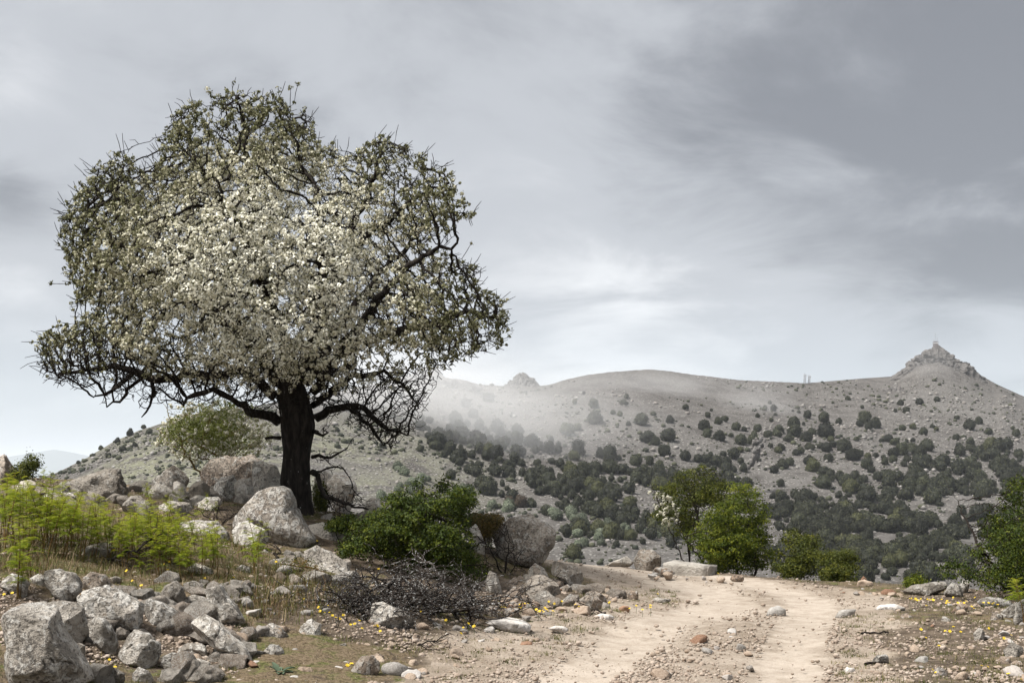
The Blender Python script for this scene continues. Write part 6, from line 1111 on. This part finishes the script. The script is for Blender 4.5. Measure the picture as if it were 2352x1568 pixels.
def thistle():
    rng = np.random.default_rng(6); x, y = 642, 1552; d = ground_hit(x, y) or 9.3; X = (x - CX) * d / FPX; z = float(zfun(np.array([X]), np.array([d]))[0]); m = leaf_mat('thistle_leaf', [(0, (0.05, 0.075, 0.045)), (1, (0.13, 0.17, 0.11))], 0.2); t = empty('thistle_rosette', (X, d, z)); tag(t, 'grey-green thistle rosette at the bottom edge', 'thistle')
    for k in range(11):
        a = k * 2.4; L = rng.uniform(0.07, 0.13); up = rng.uniform(0.5, 1.6); V, F = [], []
        for j in range(7):
            s = j / 6; w = 0.022 * math.sin(math.pi * min(1, s * 0.9 + 0.1)) * (1 + 0.4 * (j % 2)); r = L * s; zz = L * (up * s - 0.7 * s * s); c, sn = math.cos(a), math.sin(a); V += [(c * r - sn * w, sn * r + c * w, zz + 0.01), (c * r, sn * r, zz), (c * r + sn * w, sn * r - c * w, zz + 0.01)]
        for j in range(6):
            b = j * 3; F += [(b, b + 1, b + 4, b + 3), (b + 1, b + 2, b + 5, b + 4)]
        mk('leaf', np.array(V) + [X, d, z], np.array(F), m, t, attrs={'v': np.full(len(V), rng.random())})
thistle()

# ------------------------------------------------------------------ air: even haze round everything, and a bank of mist on the ridge
def box_mesh(lo, hi):
    V = np.array([(x, y, z) for x in (lo[0], hi[0]) for y in (lo[1], hi[1]) for z in (lo[2], hi[2])], float); return V, np.array([(0, 1, 3, 2), (4, 6, 7, 5), (0, 4, 5, 1), (2, 3, 7, 6), (0, 2, 6, 4), (1, 5, 7, 3)])
def air():
    V, F = box_mesh((-31000, -31000, -264), (31000, 31000, 300)); m = bpy.data.materials.new('haze'); m.use_nodes = True; nt = m.node_tree; nt.nodes.clear()
    pv = nd(nt, 'ShaderNodeVolumePrincipled', {'Color': rgb(0.90, 0.94, 1.0), 'Density': HAZE, 'Anisotropy': 0.0}); nt.links.new(pv.outputs[0], nd(nt, 'ShaderNodeOutputMaterial').inputs['Volume'])
    o = mk('haze', V, F, m); tag(o, 'thin pale haze filling the air over the valley', 'haze', kind='stuff')
HAZE = 0.00009
air()

def mist(name, label, x, y, dist, size, dens, seed, scale, rot=0.0):
    V, F = ICO[3]; c = P(x, y, dist); m = bpy.data.materials.new('mist'); m.use_nodes = True; nt = m.node_tree; nt.nodes.clear(); oc = nd(nt, 'ShaderNodeTexCoord').outputs['Object']
    r = nd(nt, 'ShaderNodeVectorMath', {0: oc}, operation='LENGTH').outputs['Value']; n = noise(nt, nd(nt, 'ShaderNodeVectorMath', {0: oc, 1: (seed, seed * 2, 0)}, operation='ADD').outputs[0], scale, 4, 0.55, 0.4)
    fall = rampv(nt, mth(nt, 'ADD', r, mth(nt, 'MULTIPLY', mth(nt, 'SUBTRACT', n, 0.5), 0.9)), 1.0, 0.0); edge = rampv(nt, r, 0.98, 0.75)
    pv = nd(nt, 'ShaderNodeVolumePrincipled', {'Color': rgb(1.0, 1.0, 1.0), 'Density': mth(nt, 'MULTIPLY', mth(nt, 'MULTIPLY', fall, edge), dens), 'Anisotropy': 0.0}); nt.links.new(pv.outputs[0], nd(nt, 'ShaderNodeOutputMaterial').inputs['Volume'])
    o = link(name, mesh_data(name, V, F, True), tuple(c), None, m); o.scale = size; o.rotation_euler = (0, rot, 0); tag(o, label, 'mist', kind='stuff')
mist('mist', 'bank of white mist drifting over the ridge beside the tree crown', 960, 890, 440, (105, 36, 27), 0.022, 3.0, 1.9, 0.12)
mist('mist', 'thin veil of mist trailing down the slope under the jagged tor', 1110, 960, 425, (60, 26, 26), 0.014, 8.0, 1.5, 0.3)
mist('mist', 'faint mist wisp crossing the rounded hilltop', 1500, 880, 560, (52, 24, 12), 0.010, 5.0, 1.6)
mist('mist', 'faint mist streaks on the slope left of the masts', 1740, 950, 560, (26, 24, 24), 0.012, 11.0, 1.6)
mist('mist', 'faint mist brushing the rocky peak', 2140, 830, 650, (22, 20, 14), 0.005, 15.0, 1.6)
